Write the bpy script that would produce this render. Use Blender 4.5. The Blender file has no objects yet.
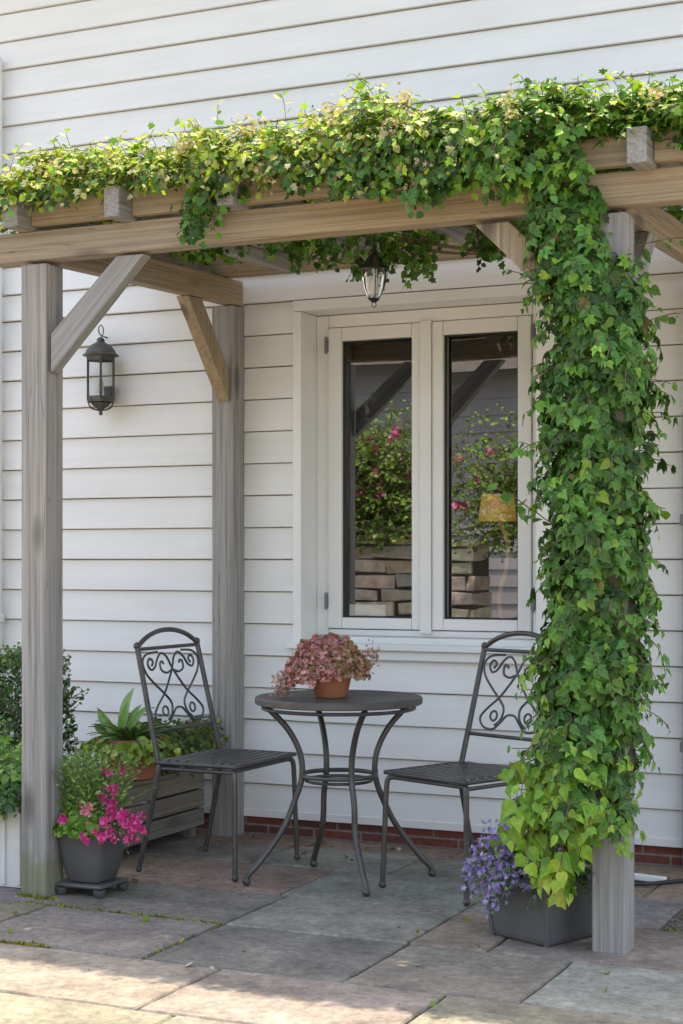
import bpy, math, random
import numpy as np
from mathutils import Vector, Matrix, Euler
C = bpy.context.scene
COL = C.collection
rad = math.radians
random.seed(7)

# ---------------------------------------------------------------- camera, sky, sun, exposure
cam_d = bpy.data.cameras.new('camera'); cam = bpy.data.objects.new('camera', cam_d); COL.objects.link(cam)
cam.location = (0, 0, 1.22); cam.rotation_euler = (rad(90), 0, rad(24.4945))
cam_d.sensor_width = 36; cam_d.sensor_fit = 'AUTO'; cam_d.lens = 57.02; cam_d.shift_y = 0.0469
cam_d.clip_start = 0.05; cam_d.clip_end = 500
C.camera = cam
SUN_EL, SUN_AZ = 75.0, -12.0            # azimuth from +Y, negative = towards -X
w = bpy.data.worlds.new('World'); C.world = w; w.use_nodes = True
nt = w.node_tree; bg = nt.nodes['Background']
sky = nt.nodes.new('ShaderNodeTexSky'); sky.sky_type = 'NISHITA'; sky.sun_disc = False
sky.sun_elevation = rad(SUN_EL); sky.sun_rotation = rad(SUN_AZ); sky.altitude = 50; sky.dust_density = 2.0; sky.air_density = 1.0
sky.ozone_density = 0.6
nt.links.new(sky.outputs[0], bg.inputs[0]); bg.inputs[1].default_value = 0.15
sd = bpy.data.lights.new('sun', 'SUN'); sd.energy = 2.1; sd.angle = rad(0.5); sd.color = (1, .95, .87)
sun = bpy.data.objects.new('sun', sd); COL.objects.link(sun)
dv = Vector((math.sin(rad(SUN_AZ))*math.cos(rad(SUN_EL)), math.cos(rad(SUN_AZ))*math.cos(rad(SUN_EL)), math.sin(rad(SUN_EL))))
sun.rotation_euler = dv.to_track_quat('Z', 'Y').to_euler()
vs = C.view_settings; vs.view_transform = 'Standard'; vs.look = 'None'; vs.gamma = 1; vs.exposure = 2.08; vs.use_white_balance = True; vs.white_balance_temperature = 8400; vs.white_balance_tint = 14; vs.use_curve_mapping = False

# ---------------------------------------------------------------- materials
def newmat(name):
    m = bpy.data.materials.new(name); m.use_nodes = True
    return m, m.node_tree.nodes, m.node_tree.links, m.node_tree.nodes['Principled BSDF']
def setp(b, **k):
    for a, v in k.items(): b.inputs[a.replace('_', ' ')].default_value = v
def ramp(n, l, src, stops):
    r = n.new('ShaderNodeValToRGB'); l.new(src, r.inputs[0])
    e = r.color_ramp.elements
    while len(e) > 2: e.remove(e[-1])
    for i, (p, c) in enumerate(stops):
        if i >= 2: e.new(p)
        e[i].position = p; e[i].color = (*c, 1)
    return r
def noise(n, l, coord, scale, detail=4, rough=.55, mscale=None, offset=None):
    src = coord
    if mscale:
        mp = n.new('ShaderNodeMapping'); mp.inputs['Scale'].default_value = mscale; l.new(src, mp.inputs[0])
        if offset: l.new(offset, mp.inputs['Location'])
        src = mp.outputs[0]
    t = n.new('ShaderNodeTexNoise'); t.inputs['Scale'].default_value = scale; t.inputs['Detail'].default_value = detail
    t.inputs['Roughness'].default_value = rough; l.new(src, t.inputs['Vector']); return t
def mixc(n, l, a, b, fac, mode='MIX'):
    m = n.new('ShaderNodeMix'); m.data_type = 'RGBA'; m.blend_type = mode
    for s, v in ((m.inputs[0], fac), (m.inputs[6], a), (m.inputs[7], b)):
        if hasattr(v, 'is_output') or hasattr(v, 'links'): l.new(v, s)
        else: s.default_value = v if not isinstance(v, tuple) else (*v, 1)[:4]
    return m.outputs[2]
def bump(n, l, b, h, strength=.3, dist=.01):
    bp = n.new('ShaderNodeBump'); bp.inputs['Strength'].default_value = strength; bp.inputs['Distance'].default_value = dist
    l.new(h, bp.inputs['Height']); l.new(bp.outputs[0], b.inputs['Normal'])
def simple(name, c, rough=.5, metal=0, var=.12, scale=8, bmp=0, bscale=60):
    m, n, l, b = newmat(name); tc = n.new('ShaderNodeTexCoord')
    t = noise(n, l, tc.outputs['Object'], scale, 5)
    lo = tuple(x*(1-var) for x in c); hi = tuple(min(1, x*(1+var)) for x in c)
    r = ramp(n, l, t.outputs[0], [(.3, lo), (.7, hi)]); l.new(r.outputs[0], b.inputs['Base Color'])
    setp(b, Roughness=rough, Metallic=metal)
    if bmp:
        t2 = noise(n, l, tc.outputs['Object'], bscale, 4); bump(n, l, b, t2.outputs[0], bmp, .004)
    return m
def wood_mat(name, grey, warm, warmth=.35, dark=(.09, .08, .07)):
    m, n, l, b = newmat(name); tc = n.new('ShaderNodeTexCoord'); oi = n.new('ShaderNodeObjectInfo')
    cx = n.new('ShaderNodeCombineXYZ'); mu = n.new('ShaderNodeMath'); mu.operation = 'MULTIPLY'; mu.inputs[1].default_value = 37
    l.new(oi.outputs['Random'], mu.inputs[0])
    for i in range(3): l.new(mu.outputs[0], cx.inputs[i])
    g = noise(n, l, tc.outputs['Object'], 1, 6, .6, (70, 70, 1.0), cx.outputs[0])
    g2 = noise(n, l, tc.outputs['Object'], 1, 3, .5, (130, 130, 3), cx.outputs[0])
    big = noise(n, l, tc.outputs['Object'], 1, 3, .5, (3, 3, 1.1), cx.outputs[0])
    base = mixc(n, l, grey, warm, ramp(n, l, big.outputs[0], [(.42-warmth*.4, (0, 0, 0)), (.9-warmth*.4, (1, 1, 1))]).outputs[0])
    r1 = ramp(n, l, g.outputs[0], [(.32, (.68, .67, .66)), (.60, (1.04, 1.04, 1.04))])
    c1 = mixc(n, l, base, r1.outputs[0], 1.0, 'MULTIPLY')
    r2 = ramp(n, l, g2.outputs[0], [(.36, (.78, .78, .78)), (.58, (1, 1, 1))])
    c2 = mixc(n, l, c1, r2.outputs[0], 1.0, 'MULTIPLY')
    # knots and drying cracks
    v = n.new('ShaderNodeTexVoronoi'); mp = n.new('ShaderNodeMapping'); mp.inputs['Scale'].default_value = (5.2, 5.2, 1.9)
    l.new(tc.outputs['Object'], mp.inputs[0]); l.new(cx.outputs[0], mp.inputs['Location']); l.new(mp.outputs[0], v.inputs['Vector']); v.inputs['Scale'].default_value = 1
    k = ramp(n, l, v.outputs['Distance'], [(.08, (1, 1, 1)), (.19, (0, 0, 0))])
    c3 = mixc(n, l, c2, dark, mixv(n, l, k.outputs[0], .75))
    g3 = noise(n, l, tc.outputs['Object'], 1, 2, .5, (26, 26, .7), cx.outputs[0])
    ck = ramp(n, l, g3.outputs[0], [(.494, (0, 0, 0)), (.5, (1, 1, 1)), (.506, (0, 0, 0))])
    c4 = mixc(n, l, c3, dark, mixv(n, l, ck.outputs[0], .7))
    l.new(c4, b.inputs['Base Color']); setp(b, Roughness=.85)
    bump(n, l, b, g.outputs[0], .5, .003)
    return m
def stain(m):
    n, l = m.node_tree.nodes, m.node_tree.links; b = n['Principled BSDF']; src = b.inputs['Base Color'].links[0].from_socket
    g = n.new('ShaderNodeNewGeometry'); sx = n.new('ShaderNodeSeparateXYZ'); l.new(g.outputs['Position'], sx.inputs[0])
    t = noise(n, l, g.outputs['Position'], 14, 5); mu = n.new('ShaderNodeMath'); mu.operation = 'MULTIPLY_ADD'; l.new(t.outputs[0], mu.inputs[0]); mu.inputs[1].default_value = -.30; l.new(sx.outputs[2], mu.inputs[2])
    r = ramp(n, l, mu.outputs[0], [(0, (1, 1, 1)), (.05, (0, 0, 0))])
    r.color_ramp.elements[0].position = 0
    mu.inputs[1].default_value = -.22
    l.new(mixc(n, l, src, (.16, .17, .065), mixv(n, l, r.outputs[0], .6)), b.inputs['Base Color']); return m
def mixv(n, l, src, f):
    mu = n.new('ShaderNodeMath'); mu.operation = 'MULTIPLY'; l.new(src, mu.inputs[0]); mu.inputs[1].default_value = f; return mu.outputs[0]
def attr_leaf(name, rough=.45, trans=.35, spec=.4):
    m, n, l, b = newmat(name); a = n.new('ShaderNodeAttribute'); a.attribute_name = 'Col'
    tc = n.new('ShaderNodeTexCoord'); t = noise(n, l, tc.outputs['Object'], 70, 3)
    r = ramp(n, l, t.outputs[0], [(.3, (.78, .8, .75)), (.7, (1.15, 1.12, 1.1))])
    c = mixc(n, l, a.outputs['Color'], r.outputs[0], 1.0, 'MULTIPLY')
    l.new(c, b.inputs['Base Color']); setp(b, Roughness=rough); b.inputs['Specular IOR Level'].default_value = spec
    tr = n.new('ShaderNodeBsdfTranslucent'); ms = n.new('ShaderNodeMixShader'); ms.inputs[0].default_value = trans
    c2 = mixc(n, l, c, (1.0, 1.0, .55), 1.0, 'MULTIPLY'); l.new(c2, tr.inputs[0])
    l.new(b.outputs[0], ms.inputs[1]); l.new(tr.outputs[0], ms.inputs[2])
    l.new(ms.outputs[0], n['Material Output'].inputs[0]); return m
def siding_mat():
    m, n, l, b = newmat('painted_weatherboard'); tc = n.new('ShaderNodeTexCoord')
    t = noise(n, l, tc.outputs['Object'], 1, 6, .6, (1.2, 1, 5)); t2 = noise(n, l, tc.outputs['Object'], 1, 5, .6, (.9, 1, 60))
    r = ramp(n, l, t.outputs[0], [(.3, (.70, .70, .685)), (.7, (.79, .79, .78))])
    r2 = ramp(n, l, t2.outputs[0], [(.3, (.95, .95, .94)), (.65, (1, 1, 1))])
    c = mixc(n, l, r.outputs[0], r2.outputs[0], 1.0, 'MULTIPLY')
    # faint algae below the laps, in drifting patches
    t3 = noise(n, l, tc.outputs['Object'], 1, 4, .6, (2.2, 1, 1.6))
    rr = ramp(n, l, t3.outputs[0], [(.62, (0, 0, 0)), (.8, (1, 1, 1))])
    c = mixc(n, l, c, (.62, .62, .46), mixv(n, l, rr.outputs[0], .4))
    l.new(c, b.inputs['Base Color']); setp(b, Roughness=.55); bump(n, l, b, t2.outputs[0], .12, .002); return m
def slab_mat():
    m, n, l, b = newmat('paving_stone'); tc = n.new('ShaderNodeTexCoord'); a = n.new('ShaderNodeAttribute'); a.attribute_name = 'Col'
    t = noise(n, l, tc.outputs['Object'], 4.5, 10, .72); t2 = noise(n, l, tc.outputs['Object'], 30, 8, .78); t3 = noise(n, l, tc.outputs['Object'], 110, 3, .6)
    r = ramp(n, l, t.outputs[0], [(.34, (.55, .55, .55)), (.64, (1.25, 1.24, 1.22))])
    r2 = ramp(n, l, t2.outputs[0], [(.34, (.60, .60, .60)), (.64, (1.25, 1.24, 1.22))])
    c = mixc(n, l, a.outputs['Color'], r.outputs[0], 1.0, 'MULTIPLY'); c = mixc(n, l, c, r2.outputs[0], 1.0, 'MULTIPLY')
    sp = ramp(n, l, t3.outputs[0], [(.63, (0, 0, 0)), (.72, (1, 1, 1))])
    c = mixc(n, l, c, (.42, .40, .36), mixv(n, l, sp.outputs[0], .45))
    l.new(c, b.inputs['Base Color']); setp(b, Roughness=.88)
    ad = n.new('ShaderNodeMath'); ad.operation = 'ADD'; l.new(t2.outputs[0], ad.inputs[0]); l.new(mixv(n, l, t3.outputs[0], .5), ad.inputs[1])
    bump(n, l, b, ad.outputs[0], .9, .008); return m
def brick_mat():
    m, n, l, b = newmat('red_brick'); tc = n.new('ShaderNodeTexCoord')
    sx = n.new('ShaderNodeSeparateXYZ'); l.new(tc.outputs['Object'], sx.inputs[0]); cx = n.new('ShaderNodeCombineXYZ')
    l.new(sx.outputs[0], cx.inputs[0]); l.new(sx.outputs[2], cx.inputs[1])
    t = n.new('ShaderNodeTexBrick'); l.new(cx.outputs[0], t.inputs['Vector']); t.inputs['Scale'].default_value = 1
    t.inputs['Brick Width'].default_value = .225; t.inputs['Row Height'].default_value = .04; t.inputs['Mortar Size'].default_value = .0045
    t.inputs['Color1'].default_value = (.22, .055, .04, 1); t.inputs['Color2'].default_value = (.13, .045, .04, 1); t.inputs['Mortar'].default_value = (.22, .19, .17, 1)
    t2 = noise(n, l, tc.outputs['Object'], 40, 4); r = ramp(n, l, t2.outputs[0], [(.3, (.7, .7, .7)), (.7, (1.15, 1.15, 1.15))])
    l.new(mixc(n, l, t.outputs[0], r.outputs[0], 1.0, 'MULTIPLY'), b.inputs['Base Color']); setp(b, Roughness=.9); return m
def glass_mat(name, fac=.2, tint=(.9, .93, .92)):
    m, n, l, b = newmat(name); n.remove(b)
    g = n.new('ShaderNodeBsdfGlossy'); g.inputs['Roughness'].default_value = .003; g.inputs[0].default_value = (1, 1, 1, 1)
    t = n.new('ShaderNodeBsdfTransparent'); t.inputs[0].default_value = (*tint, 1)
    ms = n.new('ShaderNodeMixShader'); fr = n.new('ShaderNodeFresnel'); fr.inputs[0].default_value = 1.5
    ad = n.new('ShaderNodeMath'); ad.operation = 'ADD'; ad.inputs[1].default_value = fac; l.new(fr.outputs[0], ad.inputs[0])
    l.new(ad.outputs[0], ms.inputs[0]); l.new(t.outputs[0], ms.inputs[1]); l.new(g.outputs[0], ms.inputs[2])
    l.new(ms.outputs[0], n['Material Output'].inputs[0]); return m
def stonewall_mat():
    m, n, l, b = newmat('rough_stone'); tc = n.new('ShaderNodeTexCoord'); a = n.new('ShaderNodeAttribute'); a.attribute_name = 'Col'
    t = noise(n, l, tc.outputs['Object'], 9, 7, .65); r = ramp(n, l, t.outputs[0], [(.3, (.55, .53, .5)), (.7, (1.2, 1.2, 1.15))])
    l.new(mixc(n, l, a.outputs['Color'], r.outputs[0], 1.0, 'MULTIPLY'), b.inputs['Base Color']); setp(b, Roughness=.95)
    bump(n, l, b, t.outputs[0], .8, .03); return m
def post_mat(base):
    return base

M = {}
M['siding'] = siding_mat(); M['slab'] = slab_mat(); M['brick'] = brick_mat()
M['wood'] = wood_mat('weathered_wood', (.31, .305, .30), (.38, .345, .30), .15)
M['warmwood'] = wood_mat('warm_weathered_wood', (.36, .31, .25), (.40, .29, .18), .6)
M['oldwood'] = wood_mat('old_planter_wood', (.21, .20, .185), (.24, .19, .13), .3)
M['paint'] = simple('white_paint', (.76, .76, .745), .4, var=.04, scale=3, bmp=.05, bscale=25)
M['iron'] = simple('dark_grey_metal', (.085, .08, .077), .42, .35, .25, 14, .15, 90)
M['tabletop'] = simple('brown_grey_metal_top', (.085, .081, .077), .5, .2, .3, 9, .2, 120)
M['terracotta'] = simple('terracotta', (.36, .13, .07), .8, var=.25, scale=14, bmp=.2, bscale=70)
M['blackpot'] = simple('dark_grey_plastic', (.085, .085, .087), .5, var=.2, scale=6, bmp=.08, bscale=50)
M['whitebox'] = simple('pale_metal_sheet', (.62, .63, .62), .45, var=.08, scale=5)
M['soil'] = simple('soil', (.05, .035, .025), .95, var=.4, scale=60, bmp=.6, bscale=90)
M['leaf'] = attr_leaf('leaf'); M['leaf2'] = attr_leaf('thick_leaf', .35, .18, .5); M['petal'] = attr_leaf('petal', .6, .3, .2)
M['stem'] = simple('plant_stem', (.14, .09, .05), .8, var=.3, scale=30)
M['gstem'] = simple('green_stem', (.08, .14, .04), .6, var=.3, scale=30)
M['glass'] = glass_mat('window_glass', .24, (.97, .98, .97)); M['lampglass'] = glass_mat('lantern_glass', .04, (.95, .97, .97))
M['pipe'] = simple('white_pipe', (.72, .72, .70), .4, var=.05)
M['greypipe'] = simple('grey_pipe', (.16, .17, .18), .5, var=.1)
M['roof'] = simple('roof_tile', (.09, .085, .08), .9, var=.3, scale=12)
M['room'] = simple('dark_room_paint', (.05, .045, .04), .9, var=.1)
M['gold'] = simple('gold_woven_shade_added_glow', (.72, .50, .18), .6, .1, .5, 60, .6, 80)
M['gold'].node_tree.nodes['Principled BSDF'].inputs['Emission Color'].default_value = (.85, .52, .14, 1); M['gold'].node_tree.nodes['Principled BSDF'].inputs['Emission Strength'].default_value = .045  # faint glow added so the shade shows through the window glass
M['lampwood'] = simple('bent_lamp_wood', (.62, .32, .14), .5, var=.3, scale=20)
M['card'] = simple('white_card', (.78, .80, .80), .6, var=.02)
M['cord'] = simple('black_rubber', (.02, .02, .02), .6)
M['stone'] = stonewall_mat()
M['greyboard'] = simple('grey_board_paint', (.22, .23, .25), .6, var=.12, scale=2)
M['gravel'] = simple('grit', (.12, .11, .09), .95, var=.5, scale=70, bmp=.6, bscale=120)
M['mortar'] = simple('joint_mortar', (.10, .095, .085), .95, var=.35, scale=25, bmp=.6, bscale=90)
M['ground'] = simple('ground_earth', (.26, .235, .20), .95, var=.25, scale=1.5)
M['moss'] = attr_leaf('moss', .9, .2, .1)
M['bulb'] = simple('frosted_bulb', (.6, .6, .56), .4, var=.03)

# ---------------------------------------------------------------- mesh helpers
def tag(o, label=None, cat=None, group=None, kind=None):
    for k, v in (('label', label), ('category', cat), ('group', group), ('kind', kind)):
        if v: o[k] = v
    return o
def empty(name, loc=(0, 0, 0), rz=0, **k):
    o = bpy.data.objects.new(name, None); COL.objects.link(o); o.location = loc; o.rotation_euler = (0, 0, rz); o.empty_display_size = .1
    return tag(o, **k)
class MB:
    def __init__(s): s.v = []; s.f = []; s.c = None; s.cols = []
    def add(s, vs, fs, col=None):
        b = len(s.v); s.v += [tuple(v) for v in vs]; s.f += [tuple(i+b for i in f) for f in fs]
        if col is not None: s.cols += [(*col[:3], 1)]*len(vs)
    def box(s, x0, x1, y0, y1, z0, z1, col=None, jit=0):
        vs = [(x, y, z) for x in (x0, x1) for y in (y0, y1) for z in (z0, z1)]
        if jit: vs = [tuple(c+random.uniform(-jit, jit) for c in v) for v in vs]
        s.add(vs, [(0, 1, 3, 2), (4, 6, 7, 5), (0, 4, 5, 1), (2, 3, 7, 6), (0, 2, 6, 4), (1, 5, 7, 3)], col); return s
    def tube(s, pts, r, n=8, cap=True, smooth=True, sub=4, closed=False, r1=None):
        P = [Vector(p) for p in pts]
        if smooth and len(P) > 2:
            Q = []; m = len(P)
            for i in range(m if closed else m-1):
                g = (lambda j: P[j % m]) if closed else (lambda j: P[max(0, min(m-1, j))])
                p0, p1, p2, p3 = g(i-1), g(i), g(i+1), g(i+2)
                for k in range(sub):
                    t = k/sub
                    Q.append(.5*((2*p1)+(-p0+p2)*t+(2*p0-5*p1+4*p2-p3)*t*t+(-p0+3*p1-3*p2+p3)*t**3))
            if not closed: Q.append(P[-1])
            P = Q
        m = len(P); vs = []; up = None
        for i, p in enumerate(P):
            t = (P[(i+1) % m]-P[i-1]) if closed else (P[min(i+1, m-1)]-P[max(i-1, 0)])
            if t.length < 1e-9: t = Vector((0, 0, 1))
            t.normalize()
            if up is None:
                up = Vector((0, 0, 1)) if abs(t.z) < .9 else Vector((1, 0, 0))
            a = up - t*up.dot(t)
            if a.length < 1e-6: a = t.orthogonal()
            a.normalize(); up = a; b = t.cross(a)
            rr = r if r1 is None else r+(r1-r)*i/(m-1)
            for k in range(n):
                q = 2*math.pi*k/n; vs.append(p+a*(rr*math.cos(q))+b*(rr*math.sin(q)))
        fs = []
        for i in range(m if closed else m-1):
            j = (i+1) % m
            for k in range(n):
                k2 = (k+1) % n; fs.append((i*n+k, i*n+k2, j*n+k2, j*n+k))
        if cap and not closed: fs += [tuple(range(n))[::-1], tuple((m-1)*n+k for k in range(n))]
        s.add(vs, fs); return s
    def lathe(s, prof, n=24, c=(0, 0, 0), close=False):
        vs = []; fs = []; m = len(prof)
        for (r, z) in prof:
            for k in range(n):
                q = 2*math.pi*k/n; vs.append((c[0]+r*math.cos(q), c[1]+r*math.sin(q), c[2]+z))
        for i in range(m-1):
            for k in range(n):
                k2 = (k+1) % n; fs.append((i*n+k, i*n+k2, (i+1)*n+k2, (i+1)*n+k))
        if prof[0][0] > 1e-6: fs.append(tuple(range(n))[::-1])
        if prof[-1][0] > 1e-6: fs.append(tuple((m-1)*n+k for k in range(n)))
        s.add(vs, fs); return s
    def sqlathe(s, prof, rnd=.25, n=40, c=(0, 0, 0), p=8):
        """superellipse section: prof = (half width, z)"""
        vs = []; fs = []; m = len(prof)
        for (r, z) in prof:
            for k in range(n):
                q = 2*math.pi*(k+.5)/n; cq, sq = math.cos(q), math.sin(q)
                k_ = (abs(cq)**p+abs(sq)**p)**(-1/p)
                vs.append((c[0]+r*k_*cq, c[1]+r*k_*sq, c[2]+z))
        for i in range(m-1):
            for k in range(n):
                k2 = (k+1) % n; fs.append((i*n+k, i*n+k2, (i+1)*n+k2, (i+1)*n+k))
        fs.append(tuple(range(n))[::-1]); fs.append(tuple((m-1)*n+k for k in range(n)))
        s.add(vs, fs); return s
    def ball(s, c, r, n=10, sz=1):
        prof = [(r*math.sin(math.pi*i/6), -r*sz*math.cos(math.pi*i/6)) for i in range(7)]
        prof[0] = (1e-5, prof[0][1]); prof[-1] = (1e-5, prof[-1][1]); s.lathe(prof, n, c); return s
    def build(s, name, mat, parent=None, bevel=0, smooth=False, loc=None):
        me = bpy.data.meshes.new(name); me.from_pydata(s.v, [], s.f); me.materials.append(mat)
        if s.cols:
            a = me.color_attributes.new('Col', 'FLOAT_COLOR', 'POINT'); a.data.foreach_set('color', np.array(s.cols, dtype=np.float32).ravel())
        me.update()
        if smooth:
            me.polygons.foreach_set('use_smooth', [True]*len(me.polygons))
            try: me.set_sharp_from_angle(angle=rad(38))
            except Exception: pass
        o = bpy.data.objects.new(name, me); COL.objects.link(o)
        if loc: o.location = loc
        if parent: o.parent = parent
        if bevel:
            b = o.modifiers.new('b', 'BEVEL'); b.width = bevel; b.segments = 2; b.limit_method = 'ANGLE'; b.angle_limit = rad(40)
        return o
def timber(name, p0, p1, wx, wy, mat, parent, roll=0, bevel=.004, ends=(0, 0)):
    """a sawn timber from p0 to p1 with section wx * wy, its own grain along local Z"""
    p0, p1 = Vector(p0), Vector(p1); d = p1-p0; L = d.length; m = MB()
    N = 8; vs = []; fs = []
    for i in range(N+1):
        z = -L/2+L*i/N
        for (sx, sy) in ((-1, -1), (1, -1), (1, 1), (-1, 1)):
            zz = z + (ends[0]*sy*wy/2 if i == 0 else ends[1]*sy*wy/2 if i == N else 0)
            vs.append((sx*wx/2+random.uniform(-.0008, .0008), sy*wy/2+random.uniform(-.0008, .0008), zz))
    for i in range(N):
        for k in range(4):
            k2 = (k+1) % 4; fs.append((i*4+k, i*4+k2, i*4+4+k2, i*4+4+k))
    fs += [(3, 2, 1, 0), (N*4, N*4+1, N*4+2, N*4+3)]
    m.add(vs, fs); o = m.build(name, mat, parent, bevel)
    o.rotation_mode = 'QUATERNION'
    z = d.normalized(); ref = Vector((1, 0, 0)) if abs(z.x) < .8 else Vector((0, 1, 0))
    x = (ref - z*ref.dot(z)).normalized(); y = z.cross(x)
    q = Matrix((x, y, z)).transposed().to_quaternion(); o.rotation_quaternion = q
    base = Vector(parent.location) if parent else Vector((0, 0, 0))
    o.location = (p0+p1)/2-base
    return o

# leaf templates: (verts, faces) - tip along +x, normal +z, unit length
def tpl_oval(wd=.42, fold=.10, droop=.12):
    xs = [0, .22, .5, .78, 1]; ws = [0, .8, 1, .62, 0]; v = []; f = []
    for x, q in zip(xs, ws):
        z = -droop*x*x
        if q == 0: v.append((x, 0, z))
        else: v += [(x, -wd*q, z+fold*q), (x, 0, z), (x, wd*q, z+fold*q)]
    f = [(0, 1, 2), (0, 2, 3), (1, 4, 5, 2), (2, 5, 6, 3), (4, 7, 8, 5), (5, 8, 9, 6), (7, 10, 8), (8, 10, 9)]
    return np.array(v), f
def tpl_ivy(droop=.14):
    out = [(0, 0), (-.08, -.22), (.12, -.48), (.34, -.30), (.62, -.42), (.66, -.18), (1, 0), (.66, .18), (.62, .42), (.34, .30), (.12, .48), (-.08, .22)]
    v = [(.32, 0, .0)]+[(x, y, .09*abs(y)-droop*x*x) for x, y in out]
    f = [(0, i, i % 12+1) for i in range(1, 13)]
    return np.array(v), f
def tpl_spine(half, fold, droop, curl=0):
    """leaf from a half outline [(x, w)...]: a creased midrib, blades lifted either side"""
    v = []; f = []
    for x, q in half:
        zc = -droop*x*x
        v += [(x, -q, zc+fold*q-curl*q*q), (x*1.0+.03*(q > 0), 0, zc), (x, q, zc+fold*q-curl*q*q)]
    n = len(half)
    for i in range(n-1):
        a = 3*i; f += [(a, a+3, a+4, a+1), (a+1, a+4, a+5, a+2)]
    return np.array(v, float), f
def tpl_heart(): return tpl_spine([(-.08, .16), (.08, .36), (.28, .40), (.50, .29), (.74, .13), (1, .005)], .38, .22, .3)
def tpl_diamond(wd=.3):
    return np.array([(0, 0, 0), (.45, -wd, .06), (1, 0, -.05), (.45, wd, .06)]), [(0, 1, 2, 3)]
def tpl_flower(n=5, notch=.45):
    v = [(0, 0, -.1)]; f = []
    for i in range(n*2):
        q = math.pi*i/n; r = 1 if i % 2 == 0 else notch
        v.append((r*math.cos(q), r*math.sin(q), .12*r))
    f = [(0, i, i % (2*n)+1) for i in range(1, 2*n+1)]
    return np.array(v), f
def tpl_strap(bend=.6, wd=.07):
    v = []; f = []; N = 7
    for i in range(N+1):
        t = i/N; a = bend*t; x = math.sin(a*1.5)/max(bend*1.5, .01); z = -(1-math.cos(a*1.5))/max(bend*1.5, .01)
        q = wd*(math.sin(math.pi*min(1, .12+t*.88))**.6)
        v += [(x, -q, z+.03), (x, 0, z), (x, q, z+.03)]
    for i in range(N):
        for k in (0, 1): f.append((i*3+k, i*3+3+k, i*3+4+k, i*3+1+k))
    return np.array(v), f
T = {'oval': tpl_oval(), 'slim': tpl_oval(.2, .05, .2), 'ivy': tpl_ivy(), 'pointed': tpl_spine([(0, .02), (.15, .22), (.35, .31), (.58, .24), (.8, .11), (1, .004)], .30, .28), 'broad': tpl_spine([(-.05, .2), (.1, .44), (.26, .40), (.36, .47), (.52, .30), (.62, .33), (.78, .13), (1, .005)], .30, .2, .2), 'heart': tpl_heart(), 'dia': tpl_diamond(), 'needle': tpl_diamond(.1),
     'flower': tpl_flower(), 'round': tpl_flower(5, .85), 'strap': tpl_strap(), 'strapup': tpl_strap(.75, .09)}
class Leaves:
    def __init__(s): s.items = []
    def add(s, t, pos, tip, nrm, size, col): s.items.append((t, tuple(pos), tuple(tip), tuple(nrm), size, col))
    def build(s, name, mat, parent=None):
        V = []; F = []; K = []; base = 0
        for t in sorted({i[0] for i in s.items}):
            it = [i for i in s.items if i[0] == t]; tv, tf = T[t]; n = len(it); k = len(tv)
            pos = np.array([i[1] for i in it]); x = np.array([i[2] for i in it], float); z = np.array([i[3] for i in it], float)
            sz = np.array([i[4] for i in it]); col = np.array([i[5] for i in it])
            x /= np.linalg.norm(x, axis=1, keepdims=True)+1e-9
            z = z - x*np.sum(z*x, 1, keepdims=True); z /= np.linalg.norm(z, axis=1, keepdims=True)+1e-9
            y = np.cross(z, x)
            P = pos[:, None, :]+sz[:, None, None]*(tv[None, :, 0:1]*x[:, None, :]+tv[None, :, 1:2]*y[:, None, :]+tv[None, :, 2:3]*z[:, None, :])
            V.append(P.reshape(-1, 3)); K.append(np.repeat(col, k, 0))
            for i in range(n):
                b = base+i*k
                F += [tuple(q+b for q in f) for f in tf]
            base += n*k
        V = np.concatenate(V); K = np.concatenate(K)
        me = bpy.data.meshes.new(name); me.from_pydata(V.tolist(), [], F); me.materials.append(mat)
        a = me.color_attributes.new('Col', 'FLOAT_COLOR', 'POINT')
        a.data.foreach_set('color', np.concatenate([K, np.ones((len(K), 1))], 1).astype(np.float32).ravel())
        me.update()
        o = bpy.data.objects.new(name, me); COL.objects.link(o)
        if parent: o.parent = parent
        return o
def rv(s=1): return Vector((random.gauss(0, s), random.gauss(0, s), random.gauss(0, s)))
def pick(pal, j=.18):
    c = random.choice(pal); k = 1+random.uniform(-j, j); return tuple(max(.004, x*k*(1+random.uniform(-.07, .07))) for x in c)
DARK = [(.036, .105, .022), (.045, .13, .028), (.05, .14, .036)]
MID = [(.085, .23, .04), (.11, .28, .048), (.09, .25, .058)]
LITE = [(.15, .33, .045), (.19, .39, .05), (.24, .42, .06)]
LIME = [(.38, .52, .05), (.46, .56, .08), (.31, .47, .06)]
CREAM = [(.42, .44, .17), (.48, .47, .23), (.37, .42, .14)]
def palm(L, p, tip, nm, sz, col, k=5):
    tip = tip.normalized(); nm = (nm-tip*nm.dot(tip)).normalized(); y = nm.cross(tip)
    for j in range(k):
        a = (j-(k-1)/2)*rad(34 if k == 5 else 52)+random.gauss(0, .08)
        d = tip*math.cos(a)+y*math.sin(a); q = sz*(1-.28*abs(j-(k-1)/2)/((k-1)/2))*random.uniform(.85, 1.1)
        L.add('pointed', p, d+rv(.08), nm+rv(.16), q, tuple(c*random.uniform(.9, 1.1) for c in col))
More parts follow.
